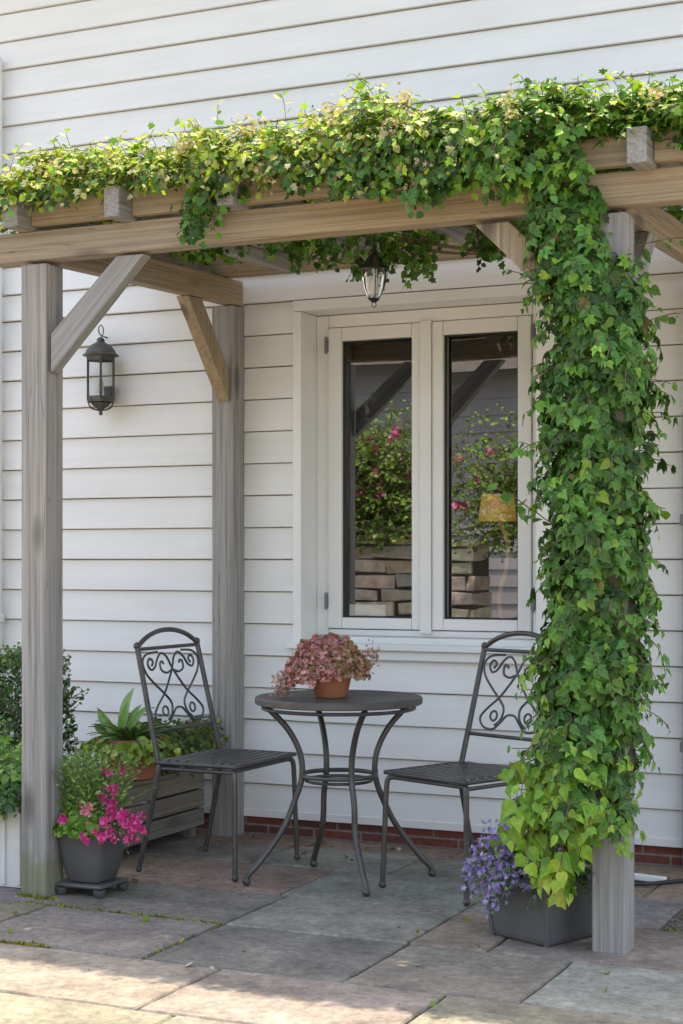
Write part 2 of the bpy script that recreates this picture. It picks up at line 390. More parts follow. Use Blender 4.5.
def shoot(L, S, p, d, n, step, size, tpl, palf, droop=.06, nbias=(0, -.6, .8), tipdown=.5, r=.0018, stem=True, pal_k=0):
    p = Vector(p); d = Vector(d).normalized(); pts = [p.copy()]; side = 1; kb = random.choice((.72, .85, 1, 1, 1.12, 1.25))
    for i in range(n):
        d = (d+Vector((0, 0, -droop))+rv(.12)).normalized(); p = p+d*step; pts.append(p.copy())
        side = -side; s = d.cross(Vector((0, 0, 1)));
        if s.length < .05: s = Vector((1, 0, 0))
        s.normalize()
        tip = d*.5+s*side*.9+Vector((0, 0, -tipdown))+rv(.22)
        nm = Vector(nbias)+d*.15+rv(.48)
        sz = size*random.uniform(.6, 1.3)*(1-.4*i/max(1, n))
        if pal_k and random.random() < pal_k:
            palm(L, p+tip.normalized()*sz*.2, tip, nm, sz*1.12, tuple(c*kb for c in palf(p, i/n)), random.choice((3, 5, 5))); continue
        L.add(tpl if isinstance(tpl, str) else random.choice(tpl), p+tip.normalized()*sz*.25, tip, nm, sz, tuple(c*kb for c in palf(p, i/n)))
    if stem and S is not None: S.tube(pts, r, 4, False, False)
    return pts

# ================================================================= SETTING: ground and patio
g = MB(); g.add([(-60, -60, -.06), (60, -60, -.06), (60, 60, -.06), (-60, 60, -.06)], [(0, 1, 2, 3)])
tag(g.build('ground', M['ground']), kind='structure')
g = MB(); g.box(-7.6, 3.2, -3.2, 6.42, -.055, -.012); tag(g.build('patio_bed', M['mortar']), kind='structure')
GREY = [(.26, .248, .222), (.275, .26, .234), (.24, .228, .206), (.29, .274, .245), (.262, .25, .225)]
DGREY = [(.19, .181, .165), (.205, .196, .178)]
RED = [(.28, .20, .155)]; PINK = [(.31, .235, .20)]; TAN = [(.28, .215, .15)]; OCH = [(.25, .21, .12)]
BUFF = [(.27, .248, .20), (.255, .236, .193), (.28, .257, .205), (.245, .23, .19)]
rows = [(3.785, 4.27), (4.27, 4.79), (4.79, 5.30), (5.30, 5.81), (5.81, 6.22), (6.22, 6.415)]
fixed = {1: [(-4.2, -3.32, 'OCHD'), (-3.32, -2.62, 'D'), (-2.62, -1.945, 'D2'), (-1.945, -1.406, 'G1'), (-1.406, -.6, 'G')],
         2: [(-4.4, -3.42, 'D'), (-3.42, -2.62, 'OCHD2'), (-2.62, -1.95, 'G2'), (-1.95, -1.683, 'P'), (-1.683, -1.0, 'PG'), (-1.0, -.3, 'G')],
         3: [(-4.4, -3.9, 'G'), (-3.9, -3.33, 'T'), (-3.33, -2.66, 'R'), (-2.66, -1.96, 'G2'), (-1.96, -1.27, 'G2')],
         4: [(-4.5, -3.75, 'G'), (-3.75, -3.05, 'D'), (-3.05, -2.45, 'G'), (-2.45, -1.85, 'G1'), (-1.85, -1.44, 'T'), (-1.44, -.6, 'T')],
         5: [(-4.5, -3.7, 'T'), (-3.7, -3.0, 'R'), (-3.0, -2.35, 'T'), (-2.35, -1.7, 'T'), (-1.7, -.9, 'T')],
         0: [(-4.1, -3.15, 'B'), (-3.15, -2.34, 'B'), (-2.34, -1.62, 'B'), (-1.62, -.8, 'B')]}
pal = {'G': GREY, 'G1': [(.225, .212, .185)], 'G2': [(.26, .243, .213)], 'D': DGREY, 'D2': DGREY, 'R': RED, 'P': PINK, 'PG': [(.265, .23, .20)],
       'T': TAN, 'OCHD': [(.19, .17, .125)], 'OCHD2': [(.17, .16, .135)], 'B': BUFF}
sl = MB()
def slab(x0, x1, y0, y1, key):
    gx = random.uniform(.003, .007); gy = random.uniform(.003, .007); h = random.uniform(-.003, .002); col = pick(pal[key], .06)
    nx = 7; ny = 6; vs = []; x0 += gx; x1 -= gx; y0 += gy; y1 -= gy
    ring = []
    for i in range(nx): ring.append((x0+(x1-x0)*i/nx, y0))
    for i in range(ny): ring.append((x1, y0+(y1-y0)*i/ny))
    for i in range(nx): ring.append((x1-(x1-x0)*i/nx, y1))
    for i in range(ny): ring.append((x0, y1-(y1-y0)*i/ny))
    cx, cy = (x0+x1)/2, (y0+y1)/2; n = len(ring); ring = [(x+random.uniform(-.003, .003), y+random.uniform(-.003, .003)) for x, y in ring]
    def ins(x, y, d): return (x-math.copysign(min(d, abs(x-cx)), x-cx), y-math.copysign(min(d, abs(y-cy)), y-cy))
    lay = [[(x, y, -.03) for x, y in ring], [(x, y, h-.006) for x, y in ring], [(*ins(x, y, .005), h) for x, y in ring]]
    for L_ in lay: vs += L_
    vs.append((cx, cy, h)); fs = []
    for j in (0, 1):
        for k in range(n): k2 = (k+1) % n; fs.append((j*n+k, j*n+k2, (j+1)*n+k2, (j+1)*n+k))
    for k in range(n): fs.append((2*n+k, 2*n+(k+1) % n, 3*n))
    sl.add(vs, fs, col)
for r, (y0, y1) in enumerate(rows):
    for (a, b, k) in fixed[r]: slab(a, b, y0, y1, k)
    x = fixed[r][0][0]
    while x > -7.4: wd = random.uniform(.5, .85); slab(x-wd, x, y0, y1, 'G' if r > 1 else 'B'); x -= wd
    x = fixed[r][-1][1]
    while x < 3 and r != 3: wd = random.uniform(.5, .85); slab(x, x+wd, y0, y1, 'G' if r > 1 else 'B'); x += wd
y = 3.785
while y > -3:
    d = random.uniform(.42, .6); x = -7.4
    while x < 3: wd = random.uniform(.5, .95); slab(x, x+wd, y-d, y, 'B'); x += wd
    y -= d
tag(sl.build('paving_slabs', M['slab']), kind='structure')
# gravel patch right of the tan flags
gm = MB(); gm.box(-1.262, 1.2, 5.31, 5.8, -.02, -.006); tag(gm.build('gravel_bed', M['gravel']), kind='structure')
gp = MB()
for i in range(900):
    x, y = random.uniform(-1.26, -.6), random.uniform(5.31, 5.8); r = random.uniform(.003, .009); k = random.uniform(.5, 1.3)
    n0 = 6; prof = [(1e-4, -r*.6), (r*.9, 0), (1e-4, r*.7)]; b = len(gp.v); gp.lathe(prof, 5, (x, y, -.003)); gp.cols += [(.2*k, .18*k, .14*k, 1)]*(len(gp.v)-b)
tag(gp.build('gravel', M['slab']), 'loose brown grit filling the bed beside the tan flagstones', 'gravel', kind='stuff')
# moss in the joints
ms = Leaves()
def mossline(a, b, n, sp=.012):
    for i in range(n):
        t = random.random(); p = Vector(a).lerp(Vector(b), t)+Vector((random.gauss(0, sp), random.gauss(0, sp*.7), 0)); p.z = -.008
        k = random.random(); col = (.22+.15*k, .24+.1*k, .05) if random.random() < .7 else (.10, .17, .03)
        ms.add('dia', p, (random.gauss(0, .5), random.gauss(0, .5), 1), rv(1), random.uniform(.008, .02), col)
mossline((-3.45, 4.8, 0), (-2.62, 4.785, 0), 300); mossline((-3.7, 4.275, 0), (-2.95, 4.275, 0), 450, .012); mossline((-2.62, 4.3, 0), (-2.62, 4.78, 0), 30, .005)
mossline((-3.52, 4.89, 0), (-3.36, 4.885, 0), 260, .01);  mossline((-1.27, 5.3, 0), (-.6, 5.31, 0), 260, .012)
mossline((-3.9, 6.2, 0), (-1.3, 6.39, 0), 150, .01)
tag(ms.build('joint_moss', M['moss']), 'yellow green moss tufts growing in the paving joints', 'moss', kind='stuff')

LT = Leaves(); random.seed(11)
for i in range(150):
    x, y = (random.uniform(-3.4, -1.3), 6.36-abs(random.gauss(0, .06))) if i < 60 else (random.uniform(-4.0, -.9), random.uniform(3.9, 6.3))
    LT.add(random.choice(['dia', 'oval', 'round']), (x, y, .004), rv(1)*.6+Vector((0, 0, .02)), (random.gauss(0, .3), random.gauss(0, .3), 1), random.uniform(.005, .017), pick([(.20, .14, .07), (.28, .24, .08), (.14, .09, .05), (.45, .42, .38), (.16, .24, .05)]))
tag(LT.build('leaf_litter', M['moss']), 'small dry leaf scraps scattered over the paving', 'leaf litter', kind='stuff')
random.seed(13)
# ================================================================= HOUSE
WY = 6.43
house = empty('house', (-2.5, 6.43, 0), label='white weatherboard house with brick plinth and a two pane window behind the pergola', cat='house')
HL = Vector(house.location)
def H(m, name, mat, parent=None, **k):
    """build a mesh given in world coordinates under the house"""
    m.v = [(x-HL.x, y-HL.y, z-HL.z) for x, y, z in m.v]; return m.build(name, mat, parent or house, **k)
def boards(m, x0, x1, zs, lip=.018, th=.02):
    """lapped boards; zs = the visible lower edges, bottom to top"""
    for a, b in zip(zs[:-1], zs[1:]):
        n = max(1, int((x1-x0)/.6)); j = random.uniform(-.0012, .0012)
        for i in range(n):
            xa = x0+(x1-x0)*i/n; xb = x0+(x1-x0)*(i+1)/n
            yb = WY-lip; yt = WY-.001
            prof = [(WY+.028, a+j), (yb+.003, a+j), (yb, a+j+.003), (yt, b-.0042), (WY+.028, b-.0042)]
            vs = [(x, y, z) for x in (xa, xb) for (y, z) in prof]; k = len(prof)
            m.add(vs, [(q, q+1, k+q+1, k+q) for q in range(k-1)])
OPX0, OPX1, OPZ0, OPZ1 = -3.157, -1.93, .80, 2.36
low = [.11]+[.0840+.1425*k for k in range(1, 17)]
up = [2.36]+[2.36+.1355*k for k in range(1, 9)]
up2 = [3.44+.1355*k for k in range(-7, 10)]
left = MB()
def seg(x0, x1, zs): boards(left, x0, x1, zs)
XL, XR = -6.2, 2.2
seg(XL, OPX0, low); seg(OPX1, XR, low)
seg(OPX0, OPX1, [z for z in low if z < .8]+[.80])
seg(XL, XR, [2.364]+[z for z in up2 if z > 2.42])
left.v = left.v
H(left, 'weatherboard_wall', M['siding'])
m = MB(); m.box(XL+.02, OPX0+.02, WY+.031, WY+.3, -.05, 4.55); m.box(OPX1-.02, XR, WY+.031, WY+.3, -.05, 4.55); m.box(OPX0+.02, OPX1-.02, WY+.031, WY+.3, 2.34, 4.55); m.box(OPX0+.02, OPX1-.02, WY+.031, WY+.3, -.05, .8)
m.box(XL, XR, WY+5.7, WY+6, -.05, 4.55); m.box(XL, XL+.28, WY+.301, WY+5.7, -.05, 4.55); m.box(XR-.3, XR, WY+.301, WY+5.7, -.05, 4.55)
H(m, 'wall_core', M['paint'])
m = MB(); m.box(XL-.02, OPX0*0+XR, WY+.001, WY+.03, -.03, .085); H(m, 'brick_plinth', M['brick'])
m = MB(); m.box(XL-.02, XR, WY-.022, WY+.02, .078, .113); H(m, 'drip_board', M['paint'], bevel=.003)
m = MB(); m.box(XL-.05, XL+.0, WY-.02, WY+.1, .08, 4.5); H(m, 'corner_board', M['paint'], bevel=.003)
# roof: gable slopes front to back, deep eave over the patio
m = MB()
e0 = (WY-.62, 4.50); rg = (WY+3.0, 6.1); e1 = (WY+6.5, 4.5)
for (a, b) in ((e0, rg), (rg, e1)):
    m.add([(XL-.3, a[0], a[1]), (XR+.3, a[0], a[1]), (XR+.3, b[0], b[1]), (XL-.3, b[0], b[1]), (XL-.3, a[0], a[1]+.12), (XR+.3, a[0], a[1]+.12), (XR+.3, b[0], b[1]+.12), (XL-.3, b[0], b[1]+.12)],
          [(0, 1, 2, 3), (4, 7, 6, 5), (0, 4, 5, 1), (1, 5, 6, 2), (2, 6, 7, 3), (3, 7, 4, 0)])
H(m, 'roof', M['roof'])
m = MB(); m.box(XL-.3, XR+.3, WY-.64, WY-.622, 4.40, 4.63); m.box(XL-.3, XR+.3, WY-.622, WY, 4.47, 4.495); H(m, 'eave_board', M['paint'])
m = MB()
for x in (XL+.1, XR-.1):
    m = MB(); m.add([(x, WY+.1, 4.5), (x, WY+5.9, 4.5), (x, WY+3, 6.05)], [(0, 1, 2)]); H(m, 'gable', M['paint'])
# dark room behind the window
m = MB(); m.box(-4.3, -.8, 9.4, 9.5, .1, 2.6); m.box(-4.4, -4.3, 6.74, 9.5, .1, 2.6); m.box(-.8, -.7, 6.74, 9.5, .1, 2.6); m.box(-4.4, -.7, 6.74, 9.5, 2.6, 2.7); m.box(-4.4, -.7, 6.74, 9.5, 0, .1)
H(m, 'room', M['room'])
# window
FY = 6.57
win = empty('window', (0, 0, 0)); win.parent = house
def Wd(m, name, mat, **k): m.v = [(x-HL.x, y-HL.y, z) for x, y, z in m.v]; return m.build(name, mat, win, **k)
m = MB()
m.box(-3.157, -3.116, 6.408, 6.60, .80, 2.312); m.box(-2.04, -1.93, 6.408, 6.60, .80, 2.312); m.box(-3.157, -1.93, 6.408, 6.60, 2.314, 2.36)
Wd(m, 'casing', M['paint'], bevel=.003)
m = MB(); m.box(-3.115, -3.058, FY, FY+.1, .885, 2.311); m.box(-2.107, -2.041, FY, FY+.1, .885, 2.311); m.box(-3.057, -2.108, FY, FY+.1, 2.256, 2.311); m.box(-3.057, -2.108, FY, FY+.1, .885, .912)
Wd(m, 'frame', M['paint'], bevel=.003)
m = MB(); m.box(-3.116, -2.04, 6.47, 6.60, .845, .884); m.box(-3.175, -1.915, 6.375, 6.47, .832, .858); m.box(-3.15, -1.93, 6.398, 6.46, .79, .831)
Wd(m, 'sill', M['paint'], bevel=.004)
m = MB(); m.box(-2.612, -2.560, FY-.022, FY+.03, .900, 2.258); Wd(m, 'mullion', M['paint'], bevel=.004)
for (x0, x1, g0, g1, tl) in ((-3.055, -2.614, -2.990, -2.653, .024), (-2.558, -2.110, -2.507, -2.169, -.018)):
    m = MB(); y0, y1 = FY-.012, FY+.04
    m.box(x0, g0, y0, y1, .916, 2.253); m.box(g1, x1, y0, y1, .916, 2.253); m.box(g0+.001, g1-.001, y0, y1, 2.193, 2.253); m.box(g0+.001, g1-.001, y0, y1, .916, .965)
    Wd(m, 'casement', M['paint'], bevel=.005)
    m = MB(); m.add([(g0, FY+.030-tl/2, .96), (g1, FY+.030+tl/2, .96), (g1, FY+.030+tl/2, 2.2), (g0, FY+.030-tl/2, 2.2)], [(0, 1, 2, 3)]); Wd(m, 'pane', M['glass'])
    m = MB(); s_ = .007
    for b in ((g0, g0+s_, .965, 2.193), (g1-s_, g1, .965, 2.193), (g0+s_, g1-s_, .965, .972), (g0+s_, g1-s_, 2.186, 2.193)): m.box(b[0], b[1], FY+.008, FY+.0165, b[2], b[3])
    Wd(m, 'gasket', M['cord'])
for x in (-3.062, -2.098):
    for z in (2.14, 1.0):
        m = MB(); m.tube([(x, FY-.016, z), (x, FY-.016, z+.075)], .007, 8, True, False); m.box(x-.01, x+.01, FY-.012, FY+.004, z+.01, z+.065)
        Wd(m, 'hinge', M['greypipe'])
# downpipes
def pipe(name, x, y, z0, z1, r, mat, label):
    o = empty(name, (x, y, z0), label=label, cat='drainpipe'); m = MB(); m.tube([(0, 0, 0), (0, 0, z1-z0)], r, 16, True, False); m.build('pipe', mat, o, smooth=True)
    for k in range(2):
        m = MB(); z = (z1-z0)*(.25+.5*k); m.lathe([(r+.004, z), (r+.012, z+.005), (r+.012, z+.04), (r+.004, z+.045)], 16); m.build('bracket', mat, o, smooth=True)
pipe('drainpipe', -4.722, 6.37, .02, 3.62, .034, M['pipe'], 'white plastic drainpipe at the far left corner of the weatherboards')
pipe('drainpipe', -1.392, 6.355, .02, 1.8, .03, M['greypipe'], 'grey drainpipe on the wall at the right edge of the picture')

# ================================================================= PERGOLA
perg = empty('pergola', (-2.4, 4.95, 0), label='weathered timber pergola with four posts and angled braces standing over the patio', cat='pergola')
WD, WW = M['wood'], M['warmwood']
M['postwood'] = stain(wood_mat('weathered_post_wood', (.31, .305, .30), (.38, .345, .30), .15))
PW = .11
pl = MB()
posts = [(-3.468, 4.962), (-1.333, 4.982), (-3.4535, 6.363), (-1.333, 6.355)]
for i, (x, y) in enumerate(posts):
    top = 2.298 if i < 2 else 2.345
    timber('post', (x, y, -.01), (x, y, top), PW if i < 2 else .108, PW, M['postwood'] if i == 0 else WD, perg, bevel=.006)
timber('front_beam', (-3.85, 4.94, 2.362), (-1.06, 4.96, 2.370), .075, .108, WW, perg, bevel=.006, ends=(0, -.6))
timber('rear_beam', (-3.9, 6.27, 2.518), (-.9, 6.27, 2.518), .06, .11, WW, perg, bevel=.005)
for x in (-3.435, -1.345):
    timber('side_beam', (x, 4.995, 2.362), (x, 6.415, 2.408), .06, .112, WW, perg, bevel=.004)
RX = [-3.495, -3.068, -2.62, -2.144, -1.68, -1.214, -.78]
for x in RX:
    timber('rafter', (x, 4.80, 2.468), (x, 6.23, 2.50), .062, .108, WD, perg, bevel=.004)
for a, b in zip(RX[:-1], RX[1:]):
    timber('noggin', (a+.033, 4.903, 2.478), (b-.033, 4.903, 2.478), .038, .092, WW, perg, bevel=.003)
# braces with mitred ends: polygon prisms
def brace(poly, axis, c0, c1, mat, name='brace'):
    """poly in (u,z); axis 'x': u is x, thickness in y from c0..c1"""
    cx = sum(p[0] for p in poly)/len(poly); cz = sum(p[1] for p in poly)/len(poly)
    d = Vector((poly[1][0]-poly[0][0], poly[1][1]-poly[0][1])).normalized()
    # local: z along the brace
    vs = []
    for c in (c0, c1):
        for u, z in poly:
            lu, lz = (u-cx), (z-cz); vs.append((lu*d.y-lz*d.x, c-(c0+c1)/2, lu*d.x+lz*d.y))
    n = len(poly); fs = [tuple(range(n)), tuple(range(2*n-1, n-1, -1))]+[(k, (k+1) % n+0, (k+1) % n+n, k+n)[::-1] for k in range(n)]
    m = MB(); m.add(vs, fs); o = m.build(name, mat, perg, .004)
    X = Vector((d.y, 0, -d.x)); Z = Vector((d.x, 0, d.y)); Y = Vector((0, 1, 0))
    R = Matrix((X, Y, Z)).transposed()
    if axis == 'y': R = Matrix.Rotation(rad(90), 3, 'Z') @ R
    o.rotation_mode = 'QUATERNION'; o.rotation_quaternion = R.to_quaternion()
    P = Vector((cx, (c0+c1)/2, cz)) if axis == 'x' else Vector(((c0+c1)/2, cx, cz))
    o.location = P-Vector(perg.location)
brace([(-3.397, 1.900), (-3.005, 2.300), (-3.118, 2.300), (-3.397, 2.040)], 'x', 4.912, 4.968, WD)
brace([(-1.390, 1.915), (-1.390, 2.05), (-1.66, 2.300), (-1.775, 2.300)], 'x', 4.925, 4.985, WW)
brace([(6.306, 1.915), (6.306, 2.05), (6.06, 2.338), (5.94, 2.334)], 'y', -3.475, -3.415, WW)
brace([(5.04, 1.90), (5.45, 2.318), (5.34, 2.315), (5.04, 2.03)], 'y', -1.362, -1.304, WD)

# ================================================================= CHAIRS
IR = M['iron']
def scroll(parent):
    W0, W1 = .44, .44
    def pt(u, v):  # u 0..1 across, v 0 top..1 bottom  (local x,y,z)
        z = .855-.295*v; k = (z-.44)/(.875-.44); y = .205+.10*k
        x = (u-.5)*(.40)
        return (x, y, z)
    A = [(.30, .01), (.12, .03), (.035, .12), (.06, .28), (.18, .44), (.30, .57), (.39, .70), (.37, .84), (.30, .92)]
    B = [(.17, .19), (.20, .13), (.15, .09), (.11, .16), (.15, .24), (.22, .21), (.28, .10), (.36, .03), (.44, .09), (.50, .24), (.60, .42), (.70, .57), (.84, .72), (.91, .84), (.85, .95), (.72, .97), (.63, .88), (.56, .79), (.5, .77)]
    Cc = [(.37, .18), (.345, .14), (.31, .17), (.32, .26), (.40, .30), (.47, .27)]
    m = MB()
    for c in (A, B, Cc):
        for mir in (0, 1): m.tube([pt(1-u if mir else u, v) for u, v in c], .0048, 6, True, True, 4)
    for u in (.27, .73): m.tube([pt(u+.045*math.cos(q), .80+.062*math.sin(q)) for q in [math.pi*2*i/8 for i in range(8)]], .0045, 6, False, True, 3, closed=True)
    return m.build('scroll_work', IR, parent, smooth=True)
def make_chair():
    t = empty('garden_chair', (0, 0, 0), cat='chair', group='matching metal scroll back garden chairs')
    hw, fy, ry = .215, -.19, .19
    # seat: slats across, curving down at the sides, on a tube frame
    for k in range(9):
        y = fy+.012+k*(ry-fy-.024)/8; m = MB(); N = 12; vs = []; w_ = .0165
        for i in range(N+1):
            x = -hw+2*hw*i/N; e = abs(x)/hw; z = .442-.004*(1-e*e) - (.010*max(0, (e-.86)/.14)**2)
            for (dy, dz) in ((-w_, 0), (w_, 0), (w_, -.003), (-w_, -.003)): vs.append((x, y+dy, z+dz))
        fs = []
        for i in range(N):
            for q in range(4): q2 = (q+1) % 4; fs.append((i*4+q, i*4+q2, i*4+4+q2, i*4+4+q))
        fs += [(3, 2, 1, 0), (N*4, N*4+1, N*4+2, N*4+3)]
        m.add(vs, fs); m.build('slat', IR, t)
    m = MB()
    ring = [(-hw, fy+.03), (-hw+.03, fy), (hw-.03, fy), (hw, fy+.03), (hw, ry-.02), (hw-.02, ry), (-hw+.02, ry), (-hw, ry-.02)]
    m.tube([(x, y, .431) for x, y in ring], .0085, 8, False, True, 3, closed=True)
    m.tube([(-hw+.012, fy+.012, .412), (0, fy+.012, .412), (hw-.012, fy+.012, .412)], .0075, 8, True)
    for sx in (-1, 1): m.tube([(sx*(hw-.003), fy+.01, .408), (sx*(hw-.003), 0, .408), (sx*(hw-.003), ry-.01, .408)], .0075, 8, True)
    m.build('seat_frame', IR, t, smooth=True)
    for sx in (-1, 1):
        m = MB(); m.tube([(sx*(hw-.035), fy+.02, .418), (sx*(hw-.006), fy+.004, .408), (sx*(hw+.001), fy-.001, .36), (sx*(hw+.006), fy-.005, .2), (sx*(hw+.012), fy-.010, .02)], .0105, 10)
        m.ball((sx*(hw+.012), fy-.01, .014), .0145); l = m.build('leg', IR, t, smooth=True)
        m = MB(); m.tube([(sx*(hw-.012), ry+.115, .875), (sx*(hw-.007), ry+.06, .66), (sx*(hw-.002), ry+.005, .45), (sx*(hw+.004), ry-.004, .40), (sx*(hw+.006), ry+.02, .28), (sx*(hw+.012), ry+.085, .02)], .0112, 10)
        m.ball((sx*(hw+.012), ry+.087, .013), .0135); m.build('leg', IR, t, smooth=True)
        m = MB(); m.ball((sx*(hw-.012), ry+.117, .882), .0155); m.build('finial', IR, t, smooth=True)
    m = MB()
    m.tube([(-hw+.012, ry+.112, .868), (hw-.012, ry+.112, .868)], .0075, 8, True, False)
    m2 = MB(); m2.tube([(-hw+.008, ry+.035, .545), (hw-.008, ry+.035, .545)], .0075, 8, True, False); m2.build('lower_rail', IR, t, smooth=True)
    m.tube([(-hw+.012, ry+.115, .878), (-.14, ry+.12, .912), (-.07, ry+.123, .932), (0, ry+.124, .938), (.07, ry+.123, .932), (.14, ry+.12, .912), (hw-.012, ry+.115, .878)], .010, 10)
    m.build('top_rail', IR, t, smooth=True)
    scroll(t)
    return t
def copy_thing(o):
    c = o.copy(); COL.objects.link(c)
    for ch in o.children:
        d = ch.copy(); COL.objects.link(d); d.parent = c
        for g_ in ch.children: e = g_.copy(); COL.objects.link(e); e.parent = d
    return c
chair = make_chair(); bpy.context.view_layer.update()
chair.location = (-3.09, 5.685, 0); chair.rotation_euler = (0, 0, rad(88)); chair.scale = (1.1, .91, 1.0)
chair['label'] = 'dark metal scroll back chair left of the round table, beside the wooden planter'
c2 = copy_thing(chair); c2.location = (-2.083, 5.665, 0); c2.rotation_euler = (0, 0, rad(-23)); c2.scale = (.94, 1.06, 1.0)
c2['label'] = 'dark metal scroll back chair right of the round table, partly hidden by the leafy creeper'

# ================================================================= TABLE
tb = empty('bistro_table', (-2.563, 5.60, 0), rad(0), label='round dark metal bistro table with curved legs between the two chairs', cat='table')
m = MB(); m.lathe([(.30, .675), (.313, .675), (.318, .678), (.319, .697), (.313, .703), (.300, .7035), (.296, .7015), (1e-4, .7015)], 64); m.build('tabletop', M['tabletop'], tb, smooth=True)
fd = Vector((-.4147, .91, 0)); rt = Vector((.91, .4147, 0))
legs = [(.36, .085), (.10, -.28), (-.345, -.085), (-.10, .28)]
for (a, b) in legs:
    ft = rt*a+fd*b; u = ft.normalized(); R = ft.length; m = MB()
    m.tube([u*.285+Vector((0, 0, .668)), u*.262+Vector((0, 0, .652)), u*.195+Vector((0, 0, .58)), u*.150+Vector((0, 0, .49)), u*.143+Vector((0, 0, .40)), u*.172+Vector((0, 0, .31)), u*(R*.62)+Vector((0, 0, .2)), u*(R*.85)+Vector((0, 0, .09)), u*(R*.98)+Vector((0, 0, .04)), u*R+Vector((0, 0, .012))], .0115, 10)
    m.ball(u*R+Vector((0, 0, .016)), .0165); m.build('leg', IR, tb, smooth=True)
m = MB(); m.tube([(.143*math.cos(q), .143*math.sin(q), .405) for q in [2*math.pi*i/16 for i in range(16)]], .0085, 8, False, True, 3, closed=True)
m.tube([(.125*math.cos(q), .125*math.sin(q), .385) for q in [2*math.pi*i/16 for i in range(16)]], .006, 8, False, True, 3, closed=True); m.build('ring_brace', IR, tb, smooth=True)
m = MB(); m.tube([(.288*math.cos(q), .288*math.sin(q), .66) for q in [2*math.pi*i/16 for i in range(16)]], .007, 8, False, True, 3, closed=True); m.build('top_frame', IR, tb, smooth=True)

# ================================================================= POTTED PLANTS
def pot_round(parent, r0, r1, h, mat, rim=.018):
    m = MB(); m.lathe([(r0*.92, 0), (r0, .004), (r1*.97, h-rim*1.4), (r1*1.06, h-rim*1.3), (r1*1.08, h), (r1*.98, h), (r1*.94, h-.02), (1e-4, h-.022)], 36); m.build('pot', mat, parent, smooth=True)
# stonecrop in terracotta on the table
SEDUM = 1.13
sp = empty('potted_stonecrop', (-2.578, 5.565, .7025), label='pink flowered stonecrop spilling from a small terracotta pot on the round table', cat='potted plant')
sp.scale = (SEDUM, SEDUM, SEDUM*.97); pot_round(sp, .054, .074, .105, M['terracotta'], .012)
L = Leaves(); S = MB()
for i in range(5200):
    th = random.uniform(0, 2*math.pi); r = min(random.random()**.62, 1.02)
    rx = Vector((math.cos(th)*r, math.sin(th)*r, 0)); lat = rx.dot(rt)
    p = Vector((0, 0, .108)) + rt*(lat*.142-.012)+fd*(rx.dot(fd)*.115)
    lump = .5+.5*math.sin(lat*9+rx.y*6)*math.cos(rx.x*7)
    p.z += .108*(1-r**3)*random.uniform(.55, 1.0)*(.8+.25*lump)
    if r > .7: p.z -= random.uniform(0, .05)*(1.5 if lat < -.3 else 1.0)
    col = pick([(.58, .25, .27), (.66, .33, .34), (.50, .19, .21), (.70, .45, .42), (.50, .24, .22), (.32, .22, .10)] if lat < .25 else [(.52, .26, .20), (.40, .28, .13), (.58, .30, .28), (.30, .26, .08), (.62, .40, .34)])
    L.add('flower' if random.random() < .6 else 'round', p, rv(1), (rx.x*1.2, rx.y*1.2, .7+random.gauss(0, .4)), random.uniform(.006, .0115), col)
for i in range(320):   # trailing lobe on the left
    t = random.random(); p = rt*(-.145-.022*t+random.gauss(0, .016))+Vector((0, random.gauss(0, .02), .09-.075*t+random.gauss(0, .01)))
    L.add('flower', p, rv(1), rv(.5)+Vector((0, -.6, .6)), random.uniform(.005, .009), pick([(.55, .32, .30), (.6, .42, .36), (.45, .22, .22)]))
for i in range(90):
    t = random.random(); p = rt*(.115+.03*t+random.gauss(0, .012))+Vector((0, random.gauss(0, .02), .14+random.gauss(0, .02)))
    L.add('flower', p, rv(1), rv(.5)+Vector((0, -.6, .6)), random.uniform(.005, .008), pick([(.45, .25, .24), (.5, .3, .2)]))
L.build('flowers', M['petal'], sp)
L = Leaves()
for i in range(900):
    th = random.uniform(0, 2*math.pi); r = random.random()**.5*.12
    p = Vector((math.cos(th)*r, math.sin(th)*r, .10+.09*(1-(r/.13)**2)*random.random()))
    L.add('round', p, rv(1), rv(1), random.uniform(.004, .008), pick([(.16, .18, .06), (.20, .14, .07), (.12, .14, .04)]))
L.build('foliage', M['leaf2'], sp)

# petunia pot
pp = empty('potted_petunia', (-3.312, 5.055, .043), label='bright pink petunias and pale green foliage in a tapered dark grey square pot', cat='potted plant'); pp.scale = (1.0, 1.0, 1.0)
m = MB(); m.sqlathe([(.045, 0), (.066, .004), (.078, .035), (.090, .10), (.098, .185), (.100, .192), (.100, .198), (.092, .198), (.09, .18)], c=(0, 0, 0), p=9, n=48); m.build('pot', M['blackpot'], pp, smooth=True)
rs = empty('pot_riser', (-3.312, 5.055, 0), label='low grey footed stand under the dark square pot by the front left post', cat='pot stand')
m = MB(); m.box(-.098, .098, -.095, .095, .028, .042); m.build('top_plate', M['blackpot'], rs, bevel=.006)
for sx in (-1, 1):
    for sy in (-1, 1): m = MB(); m.lathe([(.016, 0), (.02, .004), (.024, .0255)], 10, (sx*.082, sy*.078, 0)); m.build('foot', M['blackpot'], rs, smooth=True)
L = Leaves(); S = MB()
GER = [(.20, .40, .06), (.14, .33, .05), (.26, .44, .09), (.10, .25, .04)]
for i in range(800):
    a = random.uniform(0, 2*math.pi); r = random.random()**.5
    p = Vector((math.cos(a)*r*.135-.02, math.sin(a)*r*.12-.01, .20+.10*(1-r*r)*random.uniform(.4, 1)-(.03*random.random() if r > .8 else 0)))
    L.add('round', p, rv(1), (math.cos(a)*r, math.sin(a)*r-.3, .8+random.gauss(0, .3)), random.uniform(.009, .019), pick(GER))
